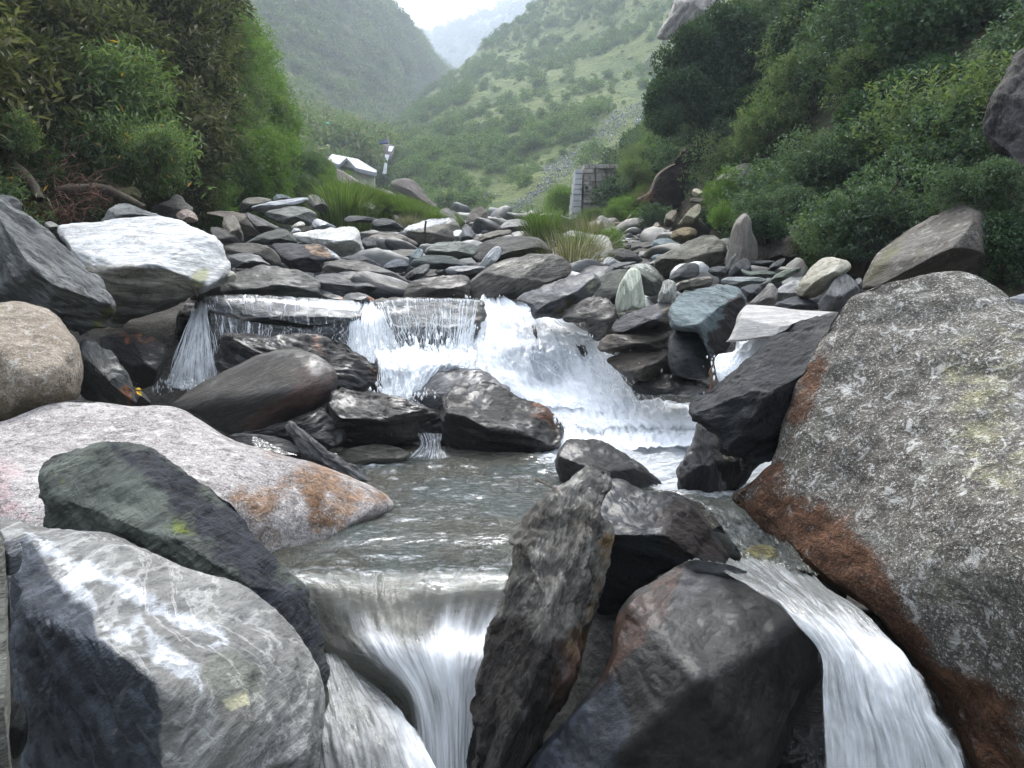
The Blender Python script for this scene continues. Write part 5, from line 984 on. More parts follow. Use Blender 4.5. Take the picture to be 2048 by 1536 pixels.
# roof: eave front-left, front-right, back-right, back-left, ridge ends
rf = [hp(652,322,HY-3), hp(752,345,HY-3), hp(754,341,HY+4), hp(658,318,HY+5), hp(664,308,HY+1), hp(716,318,HY+1)]
low = [p - np.array([0,0,.3]) for p in rf[:4]]
prism('roof', rf + low, [(0,1,5,4),(1,2,5),(2,3,4,5),(3,0,4),(0,6,7,1),(1,7,8,2),(2,8,9,3),(3,9,6,0),(9,8,7,6)], M_ROOF, hs)
wl = [hp(656,324,HY-2.4), hp(748,344,HY-2.4), hp(750,341,HY+3.4), hp(662,320,HY+4.2)]; wb = [p - np.array([0,0,2.6]) for p in wl]
prism('wall', wl + wb, [(0,1,5,4),(1,2,6,5),(2,3,7,6),(3,0,4,7)], M_PLASTER, hs)
g = [hp(678,331,HY-3.6), hp(712,338,HY-3.6), hp(693,317,HY-3.6), hp(678,331,HY), hp(712,338,HY), hp(693,317,HY)]
prism('gable_wall', g, [(0,1,2),(5,4,3),(0,3,4,1)], M_PLASTER, hs)
def slab4(a, b, c, d, th):
    n = unit(np.cross(b-a, d-a)) * th; return [a, b, c, d, a+n, b+n, c+n, d+n], [(3,2,1,0),(4,5,6,7),(0,1,5,4),(1,2,6,5),(2,3,7,6),(3,0,4,7)]
for s_ in (0, 1):
    e_ = (674,333) if s_ == 0 else (716,340)
    v, f = slab4(hp(*e_,HY-4), hp(693,315,HY-4), hp(693,315,HY+.5), hp(*e_,HY+.5), .18 if s_ else -.18); prism('gable_roof', v, f, M_ROOF, hs)
v, f = slab4(hp(690,325,HY-3.7), hp(696,326,HY-3.7), hp(696,322,HY-3.7), hp(690,321,HY-3.7), .06); prism('window', v, f, M_DARKW, hs)
# plateau of grass under the house
# small things far up the gorge
def blob(name, lab, cat, px, py, wpx, hpx, Y, mat):
    o = P(px, py, Y); a, b = wpx/F*Y/2, hpx/F*Y
    V = [(-a,-a*.6,0),(a,-a*.6,0),(a,a*.6,0),(-a,a*.6,0),(-a*.7,0,b),(a*.7,0,b*.8)]
    return put(name, mesh_from(name, V, [(0,1,5,4),(1,2,5),(2,3,4,5),(3,0,4),(3,2,1,0)], mat, False), o, None, lab, cat)
blob('tent','small dark blue tent above the far waterfall','tent',768,287,18,9,88,M_BLUE)
blob('tarpaulin','tiny turquoise sheet in the scrub above the house','sheet',656,248,9,4,90,M_CYAN)
branch('pole','thin flag pole next to the dark blue tent',[(777,288,88),(776,281,88),(776,273,88)],.12,.08,M_DRYWOOD,'pole')
# rock step and waterfall in the gorge
rock('cliff_rock','dark rock step that the distant waterfall drops over',cK([(790,780),(800,520),(850,460),(960,460),(960,560),(930,700),(960,780)]),94,2.5,BROWN(80,base=(.07,.06,.055),alt=(.14,.12,.11)),tilt=.2,amp=.04)
rock('bank_rock','broad bare rock slab slanting down the grassy slope below the house',cK([(290,740),(350,700),(420,720),(560,800),(700,890),(770,960),(700,1000),(560,960),(420,860)]),34,1.0,BROWN(-32,base=(.14,.12,.11),alt=(.24,.215,.2)),tilt=.4,amp=.02)
rock('bank_rock','brown rock outcrop in the slope behind the valley gap',cK([(930,880),(960,820),(1080,800),(1180,830),(1240,900),(1300,980),(1400,1080),(1440,1160),(1300,1130),(1150,1060),(1050,960)]),50,1.5,BROWN(-40,base=(.09,.075,.065),alt=(.17,.145,.125)),tilt=.3,amp=.04)
rock('bank_rock','small pale rock face below the slanting bare slab',cK([(830,970),(880,930),(940,940),(1000,1010),(990,1040),(900,1020)]),36,.6,BROWN(70,base=(.16,.14,.12),alt=(.27,.24,.2)),tilt=.3,amp=.02)
rock('bank_rock','heap of pale stones at the edge of the grass strip',cK([(620,1090),(660,1050),(740,1060),(770,1090),(740,1130),(650,1130)]),15.5,.3,BROWN(0,base=(.25,.24,.22),alt=(.4,.39,.37)),tilt=.3,amp=.08)
rock('cliff_rock','bare pale rock cliff on the ridge behind the ivy-clad tree',cC([(270,180),(320,110),(350,40),(370,-40),(450,-120),(560,-120),(580,20),(500,90),(420,150),(330,190)]),62,3,rockmat('cliff',base=(.10,.088,.075),alt=(.27,.25,.22),angle=60,stretch=3,scale=.5,patch=(.15,.13,.1),patchamt=.5),tilt=.3,fol=60,amp=.05)
# stone wall with pier
WY = 30.
wo_ = P(1190, 440, WY); w = put('stone_wall', None, wo_, None, 'old stone wall with light pier and worn plaster panel at the foot of the right hill', 'wall')
rw = np.random.default_rng(3)
def block(x0, x1, y0, y1, Ya, Yb, mat, nm='stone'):
    c = [P(x0,y1,Ya), P(x1,y1,Ya), P(x1,y0,Ya), P(x0,y0,Ya)]; c = [q - wo_ for q in c]; dd = np.array([0, Yb - Ya, 0])
    b = .03; ctr = sum(c)/4; fr = [q + (ctr-q)*.06 - np.array([0, b, 0]) for q in c]
    V = fr + c + [q + dd for q in c]
    Fq = [(0,1,2,3),(0,4,5,1),(1,5,6,2),(2,6,7,3),(3,7,4,0),(4,8,9,5),(5,9,10,6),(6,10,11,7),(7,11,8,4),(8,11,10,9)]
    put(nm, mesh_from(nm, V, Fq, mat, False), (0,0,0), w)
y = 338.
for i in range(9):
    h = rw.uniform(9, 13); xl = 1152 - i*1.3; block(xl + rw.normal()*.6, 1165 - i*.4, y, y + h - .8, WY - .25 + rw.normal()*.02, WY + 1.2, M_CONC2); y += h
y = 328.
while y < 402:
    h = rw.uniform(7, 10); x = 1167.
    while x < 1232:
        ww = rw.uniform(11, 26); x1 = min(x + ww, 1236); block(x, x1 - .4, y + rw.normal()*.3, y + h - .4, WY + rw.normal()*.04, WY + .9, M_CONC); x = x1
    y += h
block(1165,1237,402,432,WY+.1,WY+1,M_CONC,'footing'); block(1166.5,1236,328.5,402,WY+.22,WY+.95,M_SOIL,'core')
for i, x in enumerate((1172,1190,1203,1212,1220,1228)):
    if i in (0,2,4): continue
    block(x, x+2.2, 332, 398, WY-.12, WY-.04, M_BARK, 'timber_strip')
for x in (1170.5, 1189.5): block(x, x+5.5, 373, 379, WY-.1, WY-.05, M_DARKW, 'socket')
# landslip hollow: its shade put into a darker copy of the bank soil
M_HOLLOW = groundmat('shaded_earth', [(.012,.009,.007), (.025,.019,.014), (.035,.025,.018), (.01,.008,.006)], 1.5)
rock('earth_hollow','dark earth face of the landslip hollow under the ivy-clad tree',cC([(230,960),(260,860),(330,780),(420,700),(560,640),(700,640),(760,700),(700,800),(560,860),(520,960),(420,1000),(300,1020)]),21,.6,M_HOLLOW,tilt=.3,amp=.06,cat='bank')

# rock proto stones for rubble
def stone(seed, sub=3):
    import bmesh
    bm = bmesh.new(); bmesh.ops.create_icosphere(bm, subdivisions=sub, radius=1.0); r = np.random.default_rng(seed)
    V = np.array([v.co[:] for v in bm.verts]); Fc = np.array([[v.index for v in f.verts] for f in bm.faces]); bm.free()
    sc = np.array([1, r.uniform(.6, .9), r.uniform(.28, .6)]); 
    for k in range(9):
        u = unit(r.normal(size=3)); h = r.uniform(.55, .85); d = V @ u; V = V - np.outer(np.maximum(d - h, 0) * .9, u)
    V = V * sc; V = V * (1 + .12 * fbm(V * 1.6, seed, 3))[:, None]; V += .03 * fbm(V * [3, 3, 14], seed + 1, 3)[:, None]
    return V, Fc
def stonemat(name, cols, wet=0):
    m = NT(name); co = m.n('TexCoord').outputs['Object']; rr = m.n('ObjectInfo').outputs['Random']
    st = m.n('Mapping', {'Vector': co, 'Scale': (1,1,5)}).outputs[0]; n = m.noise(st, 3, 6, .65, .5); n2 = m.noise(co, 1.5, 4)
    c = m.mix(m.ramp(rr, .0, .6), cols[0], cols[1]); c = m.mix(m.ramp(rr, .9, .985), c, cols[2]); c = m.mix(m.ramp(m.math('FRACT', m.math('MULTIPLY', rr, 13.7)), .6, .9, 0, .6), c, cols[3])
    c = m.mix(m.ramp(n, .35, .7, 0, .7), c, m.mix(1.0, c, (2.0, 2.0, 1.95), 'MULTIPLY')); c = m.mix(m.ramp(n2, .5, .7, 0, .4), c, (.12,.10,.07))
    return m.done(m.n('BsdfPrincipled', {'Base Color': c, 'Roughness': m.ramp(n, .3, .7, .45, .8), 'Normal': m.bump(n, .6, .03)}).outputs[0])
M_RUB = stonemat('river_stones', [(.022,.023,.025), (.075,.08,.08), (.30,.30,.29), (.09,.083,.065)])
M_SCREE = stonemat('scree_stones', [(.06,.063,.075), (.16,.17,.19), (.42,.43,.46), (.05,.05,.055)])
PST = [mesh_from('stone', *stone(900+i), M_RUB) for i in range(10)]
PSC = [mesh_from('scree_stone', *stone(930+i, 1), M_SCREE, False) for i in range(4)]
r = np.random.default_rng(21); cnt = 0
while cnt < 290:
    Y = 7.9 + 36 * r.random() ** 1.8; 
    lo, hi = np.interp(Y, [8, 10, 14, 20, 30, 45], [430, 430, 480, 640, 780, 900]), np.interp(Y, [8, 10, 14, 20, 30, 45], [1600, 1560, 1420, 1260, 1130, 1010])
    px = r.uniform(lo, hi); x = (px - 1024) / F * Y; s_ = (.09 + .34 * r.random() ** 2.6) * (1 + Y * .03)
    z = zbed(x, Y) + s_ * .15 + r.uniform(0, .06)
    sx_, sy_ = pix(np.array([x, Y, z])); hb = min(HEROES, key=lambda h: (h[0]-sx_)**2 + (h[1]-sy_)**2 + (h[2]-Y)**2*40)
    wds = []
    for w_ in hb[3].split():
        if len(wds) > 2 and w_ in ('with','in','on','of','at','behind','beside','left','right','above','below','before','between','to','from','under','beneath','sticking','lying','the','and','near','half','peeking','resting','just','standing','poking','a','leaning','among','around','supporting','catching'): break
        wds.append(w_)
    dx_, dy_ = sx_ - hb[0], sy_ - hb[1]; side = ('right of' if dx_ > 0 else 'left of') if abs(dx_) > abs(dy_) * 1.3 else ('below' if dy_ > 0 else 'above')
    lab = ('small' if s_ < .16 else 'fist-shaped medium' if s_ < .28 else 'larger') + ' water-worn stone ' + side + ' the ' + ' '.join(wds[:8])
    o = put('river_stone', PST[cnt % 10], (x, Y, z), None, lab, 'stone', 'stones of the upper riverbed')
    o.rotation_euler = (r.normal()*.3, r.normal()*.3, r.uniform(0, 6.28)); o.scale = (s_*r.uniform(.9,1.5), s_, s_*r.uniform(.7,1.2)); cnt += 1
n = 5000; Y = 7.6 + 40 * r.random(n) ** 1.5; px = r.uniform(380, 1720, n); x = (px-1024)/F*Y; z = zbed(x, Y) + .03
scatter('river_cobbles', np.stack([x, Y, z], -1), r.uniform(.035, .11, n) * (1 + Y * .02), np.stack([r.normal(0,.3,n), r.normal(0,.3,n), r.uniform(0,6.28,n)], -1), [mesh_from('cobble', *stone(950+i, 2), M_RUB) for i in range(4)], 'cobbles', 'small cobbles filling the gaps of the upper riverbed', seed=3)
# scree chutes on the right hill
def scree(name, lab, path, n, seed):
    r = np.random.default_rng(seed); pa = np.array(path, float); L = np.linspace(0, 1, len(pa)); t = r.random(n)
    cx, cy, ww = (np.interp(t, L, pa[:, k]) for k in (0, 1, 2)); off = r.normal(size=n) * .5
    px_, py_ = cx + off * ww * .5, cy + off * ww * .55
    gx, gy = pix(GRH.reshape(-1, 3)); g3 = GRH.reshape(-1, 3); out = []
    for a, b in zip(px_, py_):
        k = np.argmin((gx - a)**2 + (gy - b)**2); out.append(P(a, b, g3[k, 1] - 2.2))
    out = np.array(out); s_ = r.uniform(1.2, 2.9, n) / F * out[:, 1]
    scatter(name, out, s_, r.uniform(0, 6.28, (n, 3)), PSC, 'scree', lab, seed=seed)
scree('scree', 'long chute of grey scree running down the right hillside', [(1325,165,20),(1300,200,26),(1240,235,30),(1200,270,34),(1165,310,26),(1110,350,26),(1070,385,16),(1020,425,22)], 1700, 61)
scree('scree', 'thinner parallel streak of scree left of the long chute', [(1185,285,10),(1145,310,14),(1110,330,14),(1080,345,10)], 260, 62)
scree('scree', 'patch of scree high beside the ivy-clad tree', [(1310,115,14),(1288,132,12)], 90, 63)
scree('scree', 'lower scattered scree by the foot of the chute', [(1330,200,20),(1285,235,14),(1270,250,10)], 120, 64)
scree('scree', 'pale boulder streaks on the slope left of the chute', [(960,395,8),(975,385,8),(1000,392,6)], 40, 65)
# tiny yellow leaf
c = P(270, 779, 5.0); V, Fc, A = leaves(np.array([c, c + [.01, 0, -.01]]), unit(np.array([[1., -.3, .1], [.7, -.2, -.5]])), np.array([[0, -.4, 1.], [0, -.6, 1.]]), .05, .03, np.array([.5, .6]))
put('fallen_leaf', mesh_from('fallen_leaf', V - c, Fc, flatmat('yellow_leaf', (.75,.5,.03)), False), c, None, 'tiny bright yellow leaf stuck beside the wet rock', 'leaf')
# ------------------------------------------------------------------ water
def M_falls(name, dens=.5, cu=60, cv=2.0, tint=(.45,.5,.55), contrast=.16, glass=.5, froth=0.0, spec=1.0, bk=.35):
    """falling water: white streaks that run with the flow over clear water; 'foam' attribute adds white"""
    m = NT(name); uv = m.n('UVMap').outputs[0]; f = m.attr('foam').outputs['Fac']
    w = m.noise(m.n('Mapping', {'Vector': uv, 'Scale': (9, 3, 1)}).outputs[0], 1.0, 3, .5)
    uvw = m.n('VectorMath', operation='ADD'); m.set(uvw.inputs[0], uv); cx = m.n('CombineXYZ'); m.set(cx.inputs[0], m.math('MULTIPLY', m.math('SUBTRACT', w, .5), .05)); m.set(uvw.inputs[1], cx.outputs[0])
    a = m.noise(m.n('Mapping', {'Vector': uvw.outputs[0], 'Scale': (cu, cv, 1)}).outputs[0], 1.0, 4, .6)
    b = m.noise(m.n('Mapping', {'Vector': uvw.outputs[0], 'Scale': (cu*3.1, cv*2.1, 1)}).outputs[0], 1.0, 4, .65)
    c = m.noise(m.n('Mapping', {'Vector': uvw.outputs[0], 'Scale': (11, 8, 1)}).outputs[0], 1.0, 7, .68)
    s = m.math('ADD', m.math('MULTIPLY', a, .5 - froth * .3), m.math('ADD', m.math('MULTIPLY', b, .28 - froth * .1), m.math('MULTIPLY', c, .22 + froth * .4)))
    s = m.math('ADD', s, m.math('MULTIPLY', m.math('SUBTRACT', f, .5), .55))
    k = m.ramp(s, .5 - contrast * .5 + (.5 - dens) * .4, .5 + contrast + (.5 - dens) * .4)
    n = m.bump(m.math('ADD', a, m.math('MULTIPLY', b, .5)), bk, .02)
    white = m.n('MixShader', {0: .25, 1: m.n('BsdfDiffuse', {'Color': (.93,.95,.98), 'Normal': n}).outputs[0], 2: m.n('BsdfTranslucent', {'Color': (.85,.89,.95), 'Normal': n}).outputs[0]}).outputs[0]
    fr = m.n('Fresnel', {'IOR': 1.33, 'Normal': n}).outputs[0]
    clear = m.n('MixShader', {0: glass, 1: m.n('BsdfTransparent', {'Color': (.9,.93,.94)}).outputs[0], 2: m.n('BsdfDiffuse', {'Color': tint}).outputs[0]}).outputs[0]
    clear = m.n('MixShader', {0: m.math('MULTIPLY', fr, 1.2 * spec, True), 1: clear, 2: m.n('BsdfGlossy', {'Color': (1,1,1), 'Roughness': .14, 'Normal': n}).outputs[0]}).outputs[0]
    op = m.attr('alpha').outputs['Fac']
    sh = m.n('MixShader', {0: k, 1: clear, 2: white}).outputs[0]
    # broken edges
    ed = m.ramp(m.math('ADD', op, m.math('MULTIPLY', m.math('SUBTRACT', s, .5), 1.2)), .35, .6)
    sh = m.n('MixShader', {0: ed, 1: m.n('BsdfTransparent').outputs[0], 2: sh}).outputs[0]
    return m.done(sh)
def Zr(px, Y, z):
    return (px, float(pix(np.array([0, Y, z]))[1]), Y)
def M_pool():
    m = NT('pool_water'); co = m.n('TexCoord').outputs['Object']; f = m.attr('foam').outputs['Fac']; ch = m.attr('chop').outputs['Fac']
    st = m.n('Mapping', {'Vector': co, 'Scale': (1, 2.6, 1), 'Rotation': (0, 0, .12)}).outputs[0]
    a = m.noise(st, 4.0, 5, .6, .9); b = m.noise(st, 14, 5, .65, .6); g = m.noise(co, 1.6, 4, .6)
    h = m.math('ADD', m.math('MULTIPLY', a, .7), m.math('MULTIPLY', b, .5))
    n = m.bump(h, 1.0, .14)
    fr = m.n('Fresnel', {'IOR': 1.33, 'Normal': n}).outputs[0]
    body = m.mix(m.ramp(g, .4, .62), (.18,.17,.13), (.17,.205,.19))
    d = m.n('MixShader', {0: .42, 1: m.n('BsdfTransparent', {'Color': (.85,.88,.84)}).outputs[0], 2: m.n('BsdfDiffuse', {'Color': body, 'Normal': n}).outputs[0]}).outputs[0]
    w = m.n('MixShader', {0: m.math('MULTIPLY', fr, 2.6, True), 1: d, 2: m.n('BsdfGlossy', {'Roughness': .07, 'Normal': n}).outputs[0]}).outputs[0]
    fs = m.math('ADD', m.math('MULTIPLY', b, .55), m.math('MULTIPLY', a, .45))
    k = m.ramp(m.math('ADD', fs, m.math('MULTIPLY', m.math('SUBTRACT', f, .5), .75)), .5, .72)
    foam = m.n('MixShader', {0: .25, 1: m.n('BsdfDiffuse', {'Color': (.86,.89,.92), 'Normal': n}).outputs[0], 2: m.n('BsdfTranslucent', {'Color': (.8,.85,.9)}).outputs[0]}).outputs[0]
    return m.done(m.n('MixShader', {0: k, 1: w, 2: foam}).outputs[0])
MP = M_pool()
# pool: flat water with chop, foam near the falls
Yp = np.linspace(2.9, 6.35, 310); U = np.linspace(0, 1, 330)
YY, UU = np.meshgrid(Yp, U, indexing='ij')
xr = np.interp(Yp, [2.82, 3.3, 3.45, 3.9, 6.4], [-.05, .05, .75, 1.45, 2.2])[:, None]; XX = -2.9 + UU * (xr + 2.9)
q = np.stack([XX, YY * 1.0, 0*XX], -1)
px_, py_ = pix(np.stack([XX, YY, 0*XX], -1))
foam = .10 + .9 * sstep(960, 1150, px_) * sstep(1010, 880, py_) + .75 * sstep(1260, 1350, px_) * sstep(1040, 960, py_)
foam += .55 * np.exp(-((px_ - 760)/90)**2 - ((py_ - 925)/22)**2) + .35 * np.exp(-((px_ - 520)/50)**2 - ((py_ - 890)/12)**2) + .5 * np.exp(-((px_ - 390)/60)**2 - ((py_ - 775)/14)**2)
chop = .02 + .03 * np.clip(foam, 0, 1)
zz = chop * (fbm(q * [4, 9, 1], 71, 5) + .5 * fbm(q * [11, 22, 1], 72, 4)) + .03 * np.clip(foam, 0, 1) * fbm(q * 5, 73, 4)
lip = sstep(3.05, 2.88, YY); zz -= .045 * lip
put('pool_water', surf_mesh('pool_water', np.stack([XX, YY, zz], -1), MP, {'foam': np.clip(foam, 0, 1).ravel(), 'chop': chop.ravel()}, flip=True), kind='structure')

def under(G, n, seed, off=.07):
    B = G - n * (off + .04 * fbm(G * 4, seed, 5, .6))[..., None] - np.array([0, 0, .02])
    put('chute_bedrock', surf_mesh('chute_bedrock', B, M_CHUTEBED), kind='structure')
M_CHUTEBED = rockmat('bedrock', base=(.05,.045,.032), alt=(.16,.145,.105), angle=20, stretch=2, scale=4, wet=.4, patch=(.17,.13,.06), patchamt=.6, bump=1.2)
def fall(name, rows, nu, nv, mat, foam, alpha=None, amp=.03, sc=(6, 6), seed=1, kind='structure', label=None, bed=False):
    G = loft(rows, nu, nv); n = gnormals(G)
    if n[..., 1].mean() > 0: n = -n
    v, u = np.meshgrid(np.linspace(0, 1, nv), np.linspace(0, 1, nu), indexing='ij')
    q = np.stack([u * sc[0], v * sc[1], 0*u], -1)
    G = G + n * (amp * (fbm(q, seed, 5) + .6 * fbm(q * [6, 1.5, 1], seed + 1, 4)))[..., None]
    if bed: under(G, n, seed)
    fo = (foam(u, v) if callable(foam) else foam) + 0 * u
    e = np.minimum(np.minimum(u, 1 - u) * 9, 1)
    al = e if alpha is None else alpha(u, v) * e
    return put(name, surf_mesh(name, G, mat, {'foam': np.clip(fo, 0, 1).ravel(), 'alpha': np.clip(al, 0, 1).ravel()}), kind=kind), G
MF1 = M_falls('cascade_water', 1.0, 26, 3.0, contrast=.32, froth=1.0)
MF2 = M_falls('curtain_water', .55, 38, 1.4, glass=.12, contrast=.28, froth=.6)
MF3 = M_falls('thin_veil_water', .30, 60, 1.0, glass=.03, contrast=.10)
MF4 = M_falls('chute_water', .50, 12, 1.1, tint=(.28,.29,.28), contrast=.42, glass=.4, spec=.8, bk=.6, froth=.45)
MF5 = M_falls('clear_chute_water', .44, 16, 1.6, tint=(.22,.22,.19), contrast=.42, glass=.32, spec=.5, bk=.6, froth=.45)
# main cascade
_, GC = fall('waterfall', [[(935,596,7.7),(975,595,7.7),(1010,598,7.7),(1045,603,7.7),(1075,612,7.6)],
  [(925,640,7.25),(975,625,7.3),(1040,625,7.2),(1100,645,7.1),(1150,655,7.0)],
  [(895,690,6.95),(960,670,6.95),(1040,668,6.85),(1130,668,6.8),(1215,690,6.7)],
  [(870,735,6.7),(950,720,6.65),(1040,725,6.55),(1150,730,6.5),(1250,750,6.4)],
  [(880,760,6.5),(960,765,6.4),(1060,775,6.3),(1170,780,6.25),(1275,795,6.2)],
  [(900,775,6.35),(1000,800,6.2),(1090,815,6.1),(1200,820,6.05),(1300,825,6.05)]], 150, 130, MF1,
  lambda u, v: .72 + .25*np.exp(-((v-.15)/.2)**2) - .75*np.exp(-((u-.58)/.24)**2 - ((v-.60)/.17)**2) - .5*np.exp(-((u-.5)/.07)**2 - ((v-.33)/.06)**2) - .5*np.exp(-((u-.78)/.06)**2 - ((v-.36)/.07)**2) + .25*sstep(.8, 1, v) + .15*sstep(.4, 0, u), amp=.085, sc=(5, 5), seed=81)
# foam apron and small step below
fall('waterfall', [[(880,770,6.4),(980,785,6.3),(1100,800,6.2),(1220,800,6.15),(1330,800,6.15),(1420,805,6.1)],
  [(960,800,6.1),(1040,822,6.05),(1130,835,6.0),(1230,840,5.95),(1330,835,5.95),(1430,838,5.95)],
  [(1060,840,5.95),(1110,848,5.9),(1190,850,5.85),(1270,850,5.8),(1350,850,5.8),(1440,850,5.8)],
  [(1090,858,5.7),(1130,868,5.68),(1200,872,5.65),(1270,870,5.62),(1350,868,5.62),(1440,866,5.62)],
  [(1080,900,5.5),(1130,905,5.45),(1200,905,5.4),(1270,900,5.4),(1350,895,5.4),(1450,893,5.4)]], 190, 90, M_falls('foam_water', 1.05, 18, 4, contrast=.32, froth=.9),
  lambda u, v: .75 - .75*np.exp(-((v-.62)/.09)**2)*sstep(.05, .3, u) - .3*np.exp(-((v-.98)/.1)**2)*sstep(.3, 1, u) - .5*sstep(.72, .95, u)*sstep(.5, .0, v), alpha=lambda u, v: 1.0 + 0*u, amp=.055, sc=(8, 5), seed=83)
# curtains on the left
fall('waterfall', [[(395,606,6.9),(402,604,6.9),(412,608,6.9)], [(372,660,6.6),(395,655,6.6),(420,660,6.6)], [(350,720,6.4),(385,720,6.4),(432,720,6.4)], [(330,775,6.3),(380,778,6.3),(445,775,6.3)]], 60, 70, MF2, lambda u, v: .62 - .3*np.abs(u-.5), amp=.02, sc=(10, 2), seed=84)
fall('waterfall', [[(410,622,6.72),(480,640,6.66),(560,652,6.62),(640,655,6.62),(715,625,6.66)], [(415,690,6.6),(480,695,6.55),(560,695,6.5),(640,695,6.5),(720,690,6.55)], [(430,775,6.45),(490,770,6.4),(560,735,6.4),(640,710,6.4),(720,720,6.45)]], 120, 60, MF3, lambda u, v: .5 - .12*v + .1*(np.abs(u-.25)<.2), amp=.02, sc=(20, 2), seed=85)
fall('waterfall', [[(720,606,7.2),(740,604,7.2),(762,608,7.2)], [(700,640,6.8),(735,640,6.8),(775,640,6.85)], [(695,690,6.6),(740,690,6.6),(800,688,6.65)], [(690,722,6.45),(745,725,6.45),(830,715,6.5)]], 70, 60, MF2, lambda u, v: .78, amp=.03, sc=(9, 2), seed=86)
fall('waterfall', [[(745,606,6.95),(800,598,6.8),(860,597,6.8),(920,598,6.85),(960,600,7.0)], [(760,650,6.7),(805,645,6.62),(865,645,6.62),(915,648,6.66),(950,650,6.75)], [(770,705,6.6),(810,705,6.52),(865,712,6.5),(910,705,6.55),(940,700,6.6)]], 120, 60, MF3, lambda u, v: .56 + .3*np.exp(-((u-.85)/.15)**2)*v + .15*sstep(.12,0,v), amp=.015, sc=(20, 2), seed=87)
fall('waterfall', [[(745,700,6.5),(800,695,6.45),(860,700,6.4),(910,705,6.45),(960,700,6.5)], [(750,735,6.2),(800,728,6.15),(850,722,6.12),(900,722,6.12),(950,735,6.2)], [(760,775,6.05),(800,770,6.0),(840,755,6.0),(880,745,6.05),(930,755,6.1)], [(755,800,5.95),(795,805,5.9),(830,800,5.95),(860,790,6.0),(900,780,6.05)]], 110, 70, MF1, lambda u, v: .60 - .45*np.exp(-((v-.5)/.2)**2)*(np.sin(u*9)>0) + .3*sstep(.8,1,v), amp=.05, sc=(8, 4), seed=88)
fall('waterfall', [[(398,592,6.9),(470,589,6.85),(560,592,6.8),(640,598,6.78),(730,604,6.9)], [(400,605,6.66),(470,600,6.62),(560,606,6.58),(640,616,6.55),(730,618,6.62)], [(405,622,6.60),(480,628,6.56),(560,640,6.52),(640,650,6.5),(715,628,6.56)]], 120, 20, MF3, .55, amp=.01, sc=(20, 2), seed=89)
# side trickle at right
fall('waterfall', [[(1470,680,4.9),(1510,678,4.9),(1540,682,4.85)], [(1465,705,4.85),(1500,700,4.8),(1530,702,4.75)], [(1430,715,4.75),(1480,712,4.7),(1520,715,4.65)], [(1430,740,4.65),(1465,745,4.6),(1500,745,4.55)], [(1440,775,4.6),(1460,778,4.55),(1490,770,4.5)]], 50, 50, MF1, .6, amp=.03, sc=(5, 5), seed=90)
M_FARFALL = flatmat('far_fall_water', (.9,.92,.95))
# far waterfall in the gorge
fall('far_waterfall', [[(778,292,87.6),(783,292,87.6),(788,293,87.6)],[(776,302,87.3),(780,303,87.3),(783,303,87.3)]], 8, 8, M_FARFALL, 1.0, alpha=lambda u,v: 3+0*u, amp=0, kind='structure')
fall('far_waterfall', [[(770,308,87),(775,309,87),(779,310,87)],[(769,325,86.8),(772,325,86.8),(775,325,86.8)],[(765,347,86.6),(769,348,86.6),(773,347,86.6)]], 8, 12, M_FARFALL, 1.0, alpha=lambda u,v: 3+0*u, amp=0, kind='structure')
# little spills left of the pool
fall('waterfall', [[(830,866,5.35),(860,866,5.35),(885,868,5.4)], [(840,890,5.3),(865,892,5.3),(882,895,5.35)], [(815,915,5.2),(860,920,5.2),(900,915,5.25)]], 30, 30, MF3, .62, amp=.01, seed=91)
fall('waterfall', [[(505,868,4.95),(512,872,4.95),(525,880,4.95)], [(505,885,4.85),(520,890,4.85),(560,897,4.85)], [(515,900,4.75),(550,908,4.75),(600,910,4.75)]], 30, 30, MF3, .45, amp=.01, seed=92)
# channel right of the blue-black rock, then the lower right chute
fall('waterfall', [[(1310,950,4.8),(1370,945,4.8),(1440,950,4.8),(1500,955,4.8)], [(1320,985,4.35),(1380,985,4.35),(1440,985,4.35),(1500,985,4.3)], [(1400,1010,3.85),(1440,1015,3.85),(1490,1015,3.8),(1540,1020,3.7)], [(1440,1060,3.35),(1480,1060,3.35),(1520,1062,3.3),(1580,1075,3.15)], [(1470,1100,3.0),(1510,1105,3.0),(1560,1110,2.95),(1610,1120,2.85)], [(1480,1135,2.75),(1540,1138,2.75),(1590,1140,2.7),(1640,1155,2.65)]], 120, 170,
  M_falls('channel_water', .30, 14, 9, tint=(.10,.11,.10), contrast=.2, glass=.35), lambda u, v: .75 - .55*sstep(.1, .45, v) + .1*sstep(.85,1,v), alpha=lambda u, v: 1+0*u, amp=.022, sc=(9, 16), seed=93)
fall('waterfall', [[(1400,1125,2.62),(1480,1125,2.68),(1550,1130,2.75),(1610,1145,2.7),(1650,1170,2.62)], [(1480,1165,2.28),(1560,1180,2.32),(1620,1190,2.38),(1670,1200,2.4),(1710,1215,2.4)],
  [(1560,1210,2.12),(1625,1240,2.12),(1680,1250,2.16),(1730,1260,2.2),(1775,1275,2.22)], [(1632,1290,2.02),(1680,1310,2.0),(1740,1320,2.0),(1800,1330,2.02),(1850,1355,2.05)],
  [(1640,1380,1.96),(1700,1400,1.94),(1770,1410,1.92),(1840,1420,1.93),(1900,1440,1.95)], [(1640,1480,1.92),(1720,1500,1.9),(1800,1510,1.88),(1880,1520,1.88),(1950,1535,1.9)], [(1640,1640,1.9),(1720,1650,1.86),(1820,1660,1.84),(1910,1660,1.84),(1990,1680,1.86)]], 150, 170,
  MF4, lambda u, v: .22 + .55*sstep(.15, .5, v) - .25*np.abs(u-.5), alpha=lambda u, v: .42 + 5*np.minimum(u, 1-u) + 1.0*sstep(.4, .1, v), amp=.03, sc=(9, 3), seed=94)
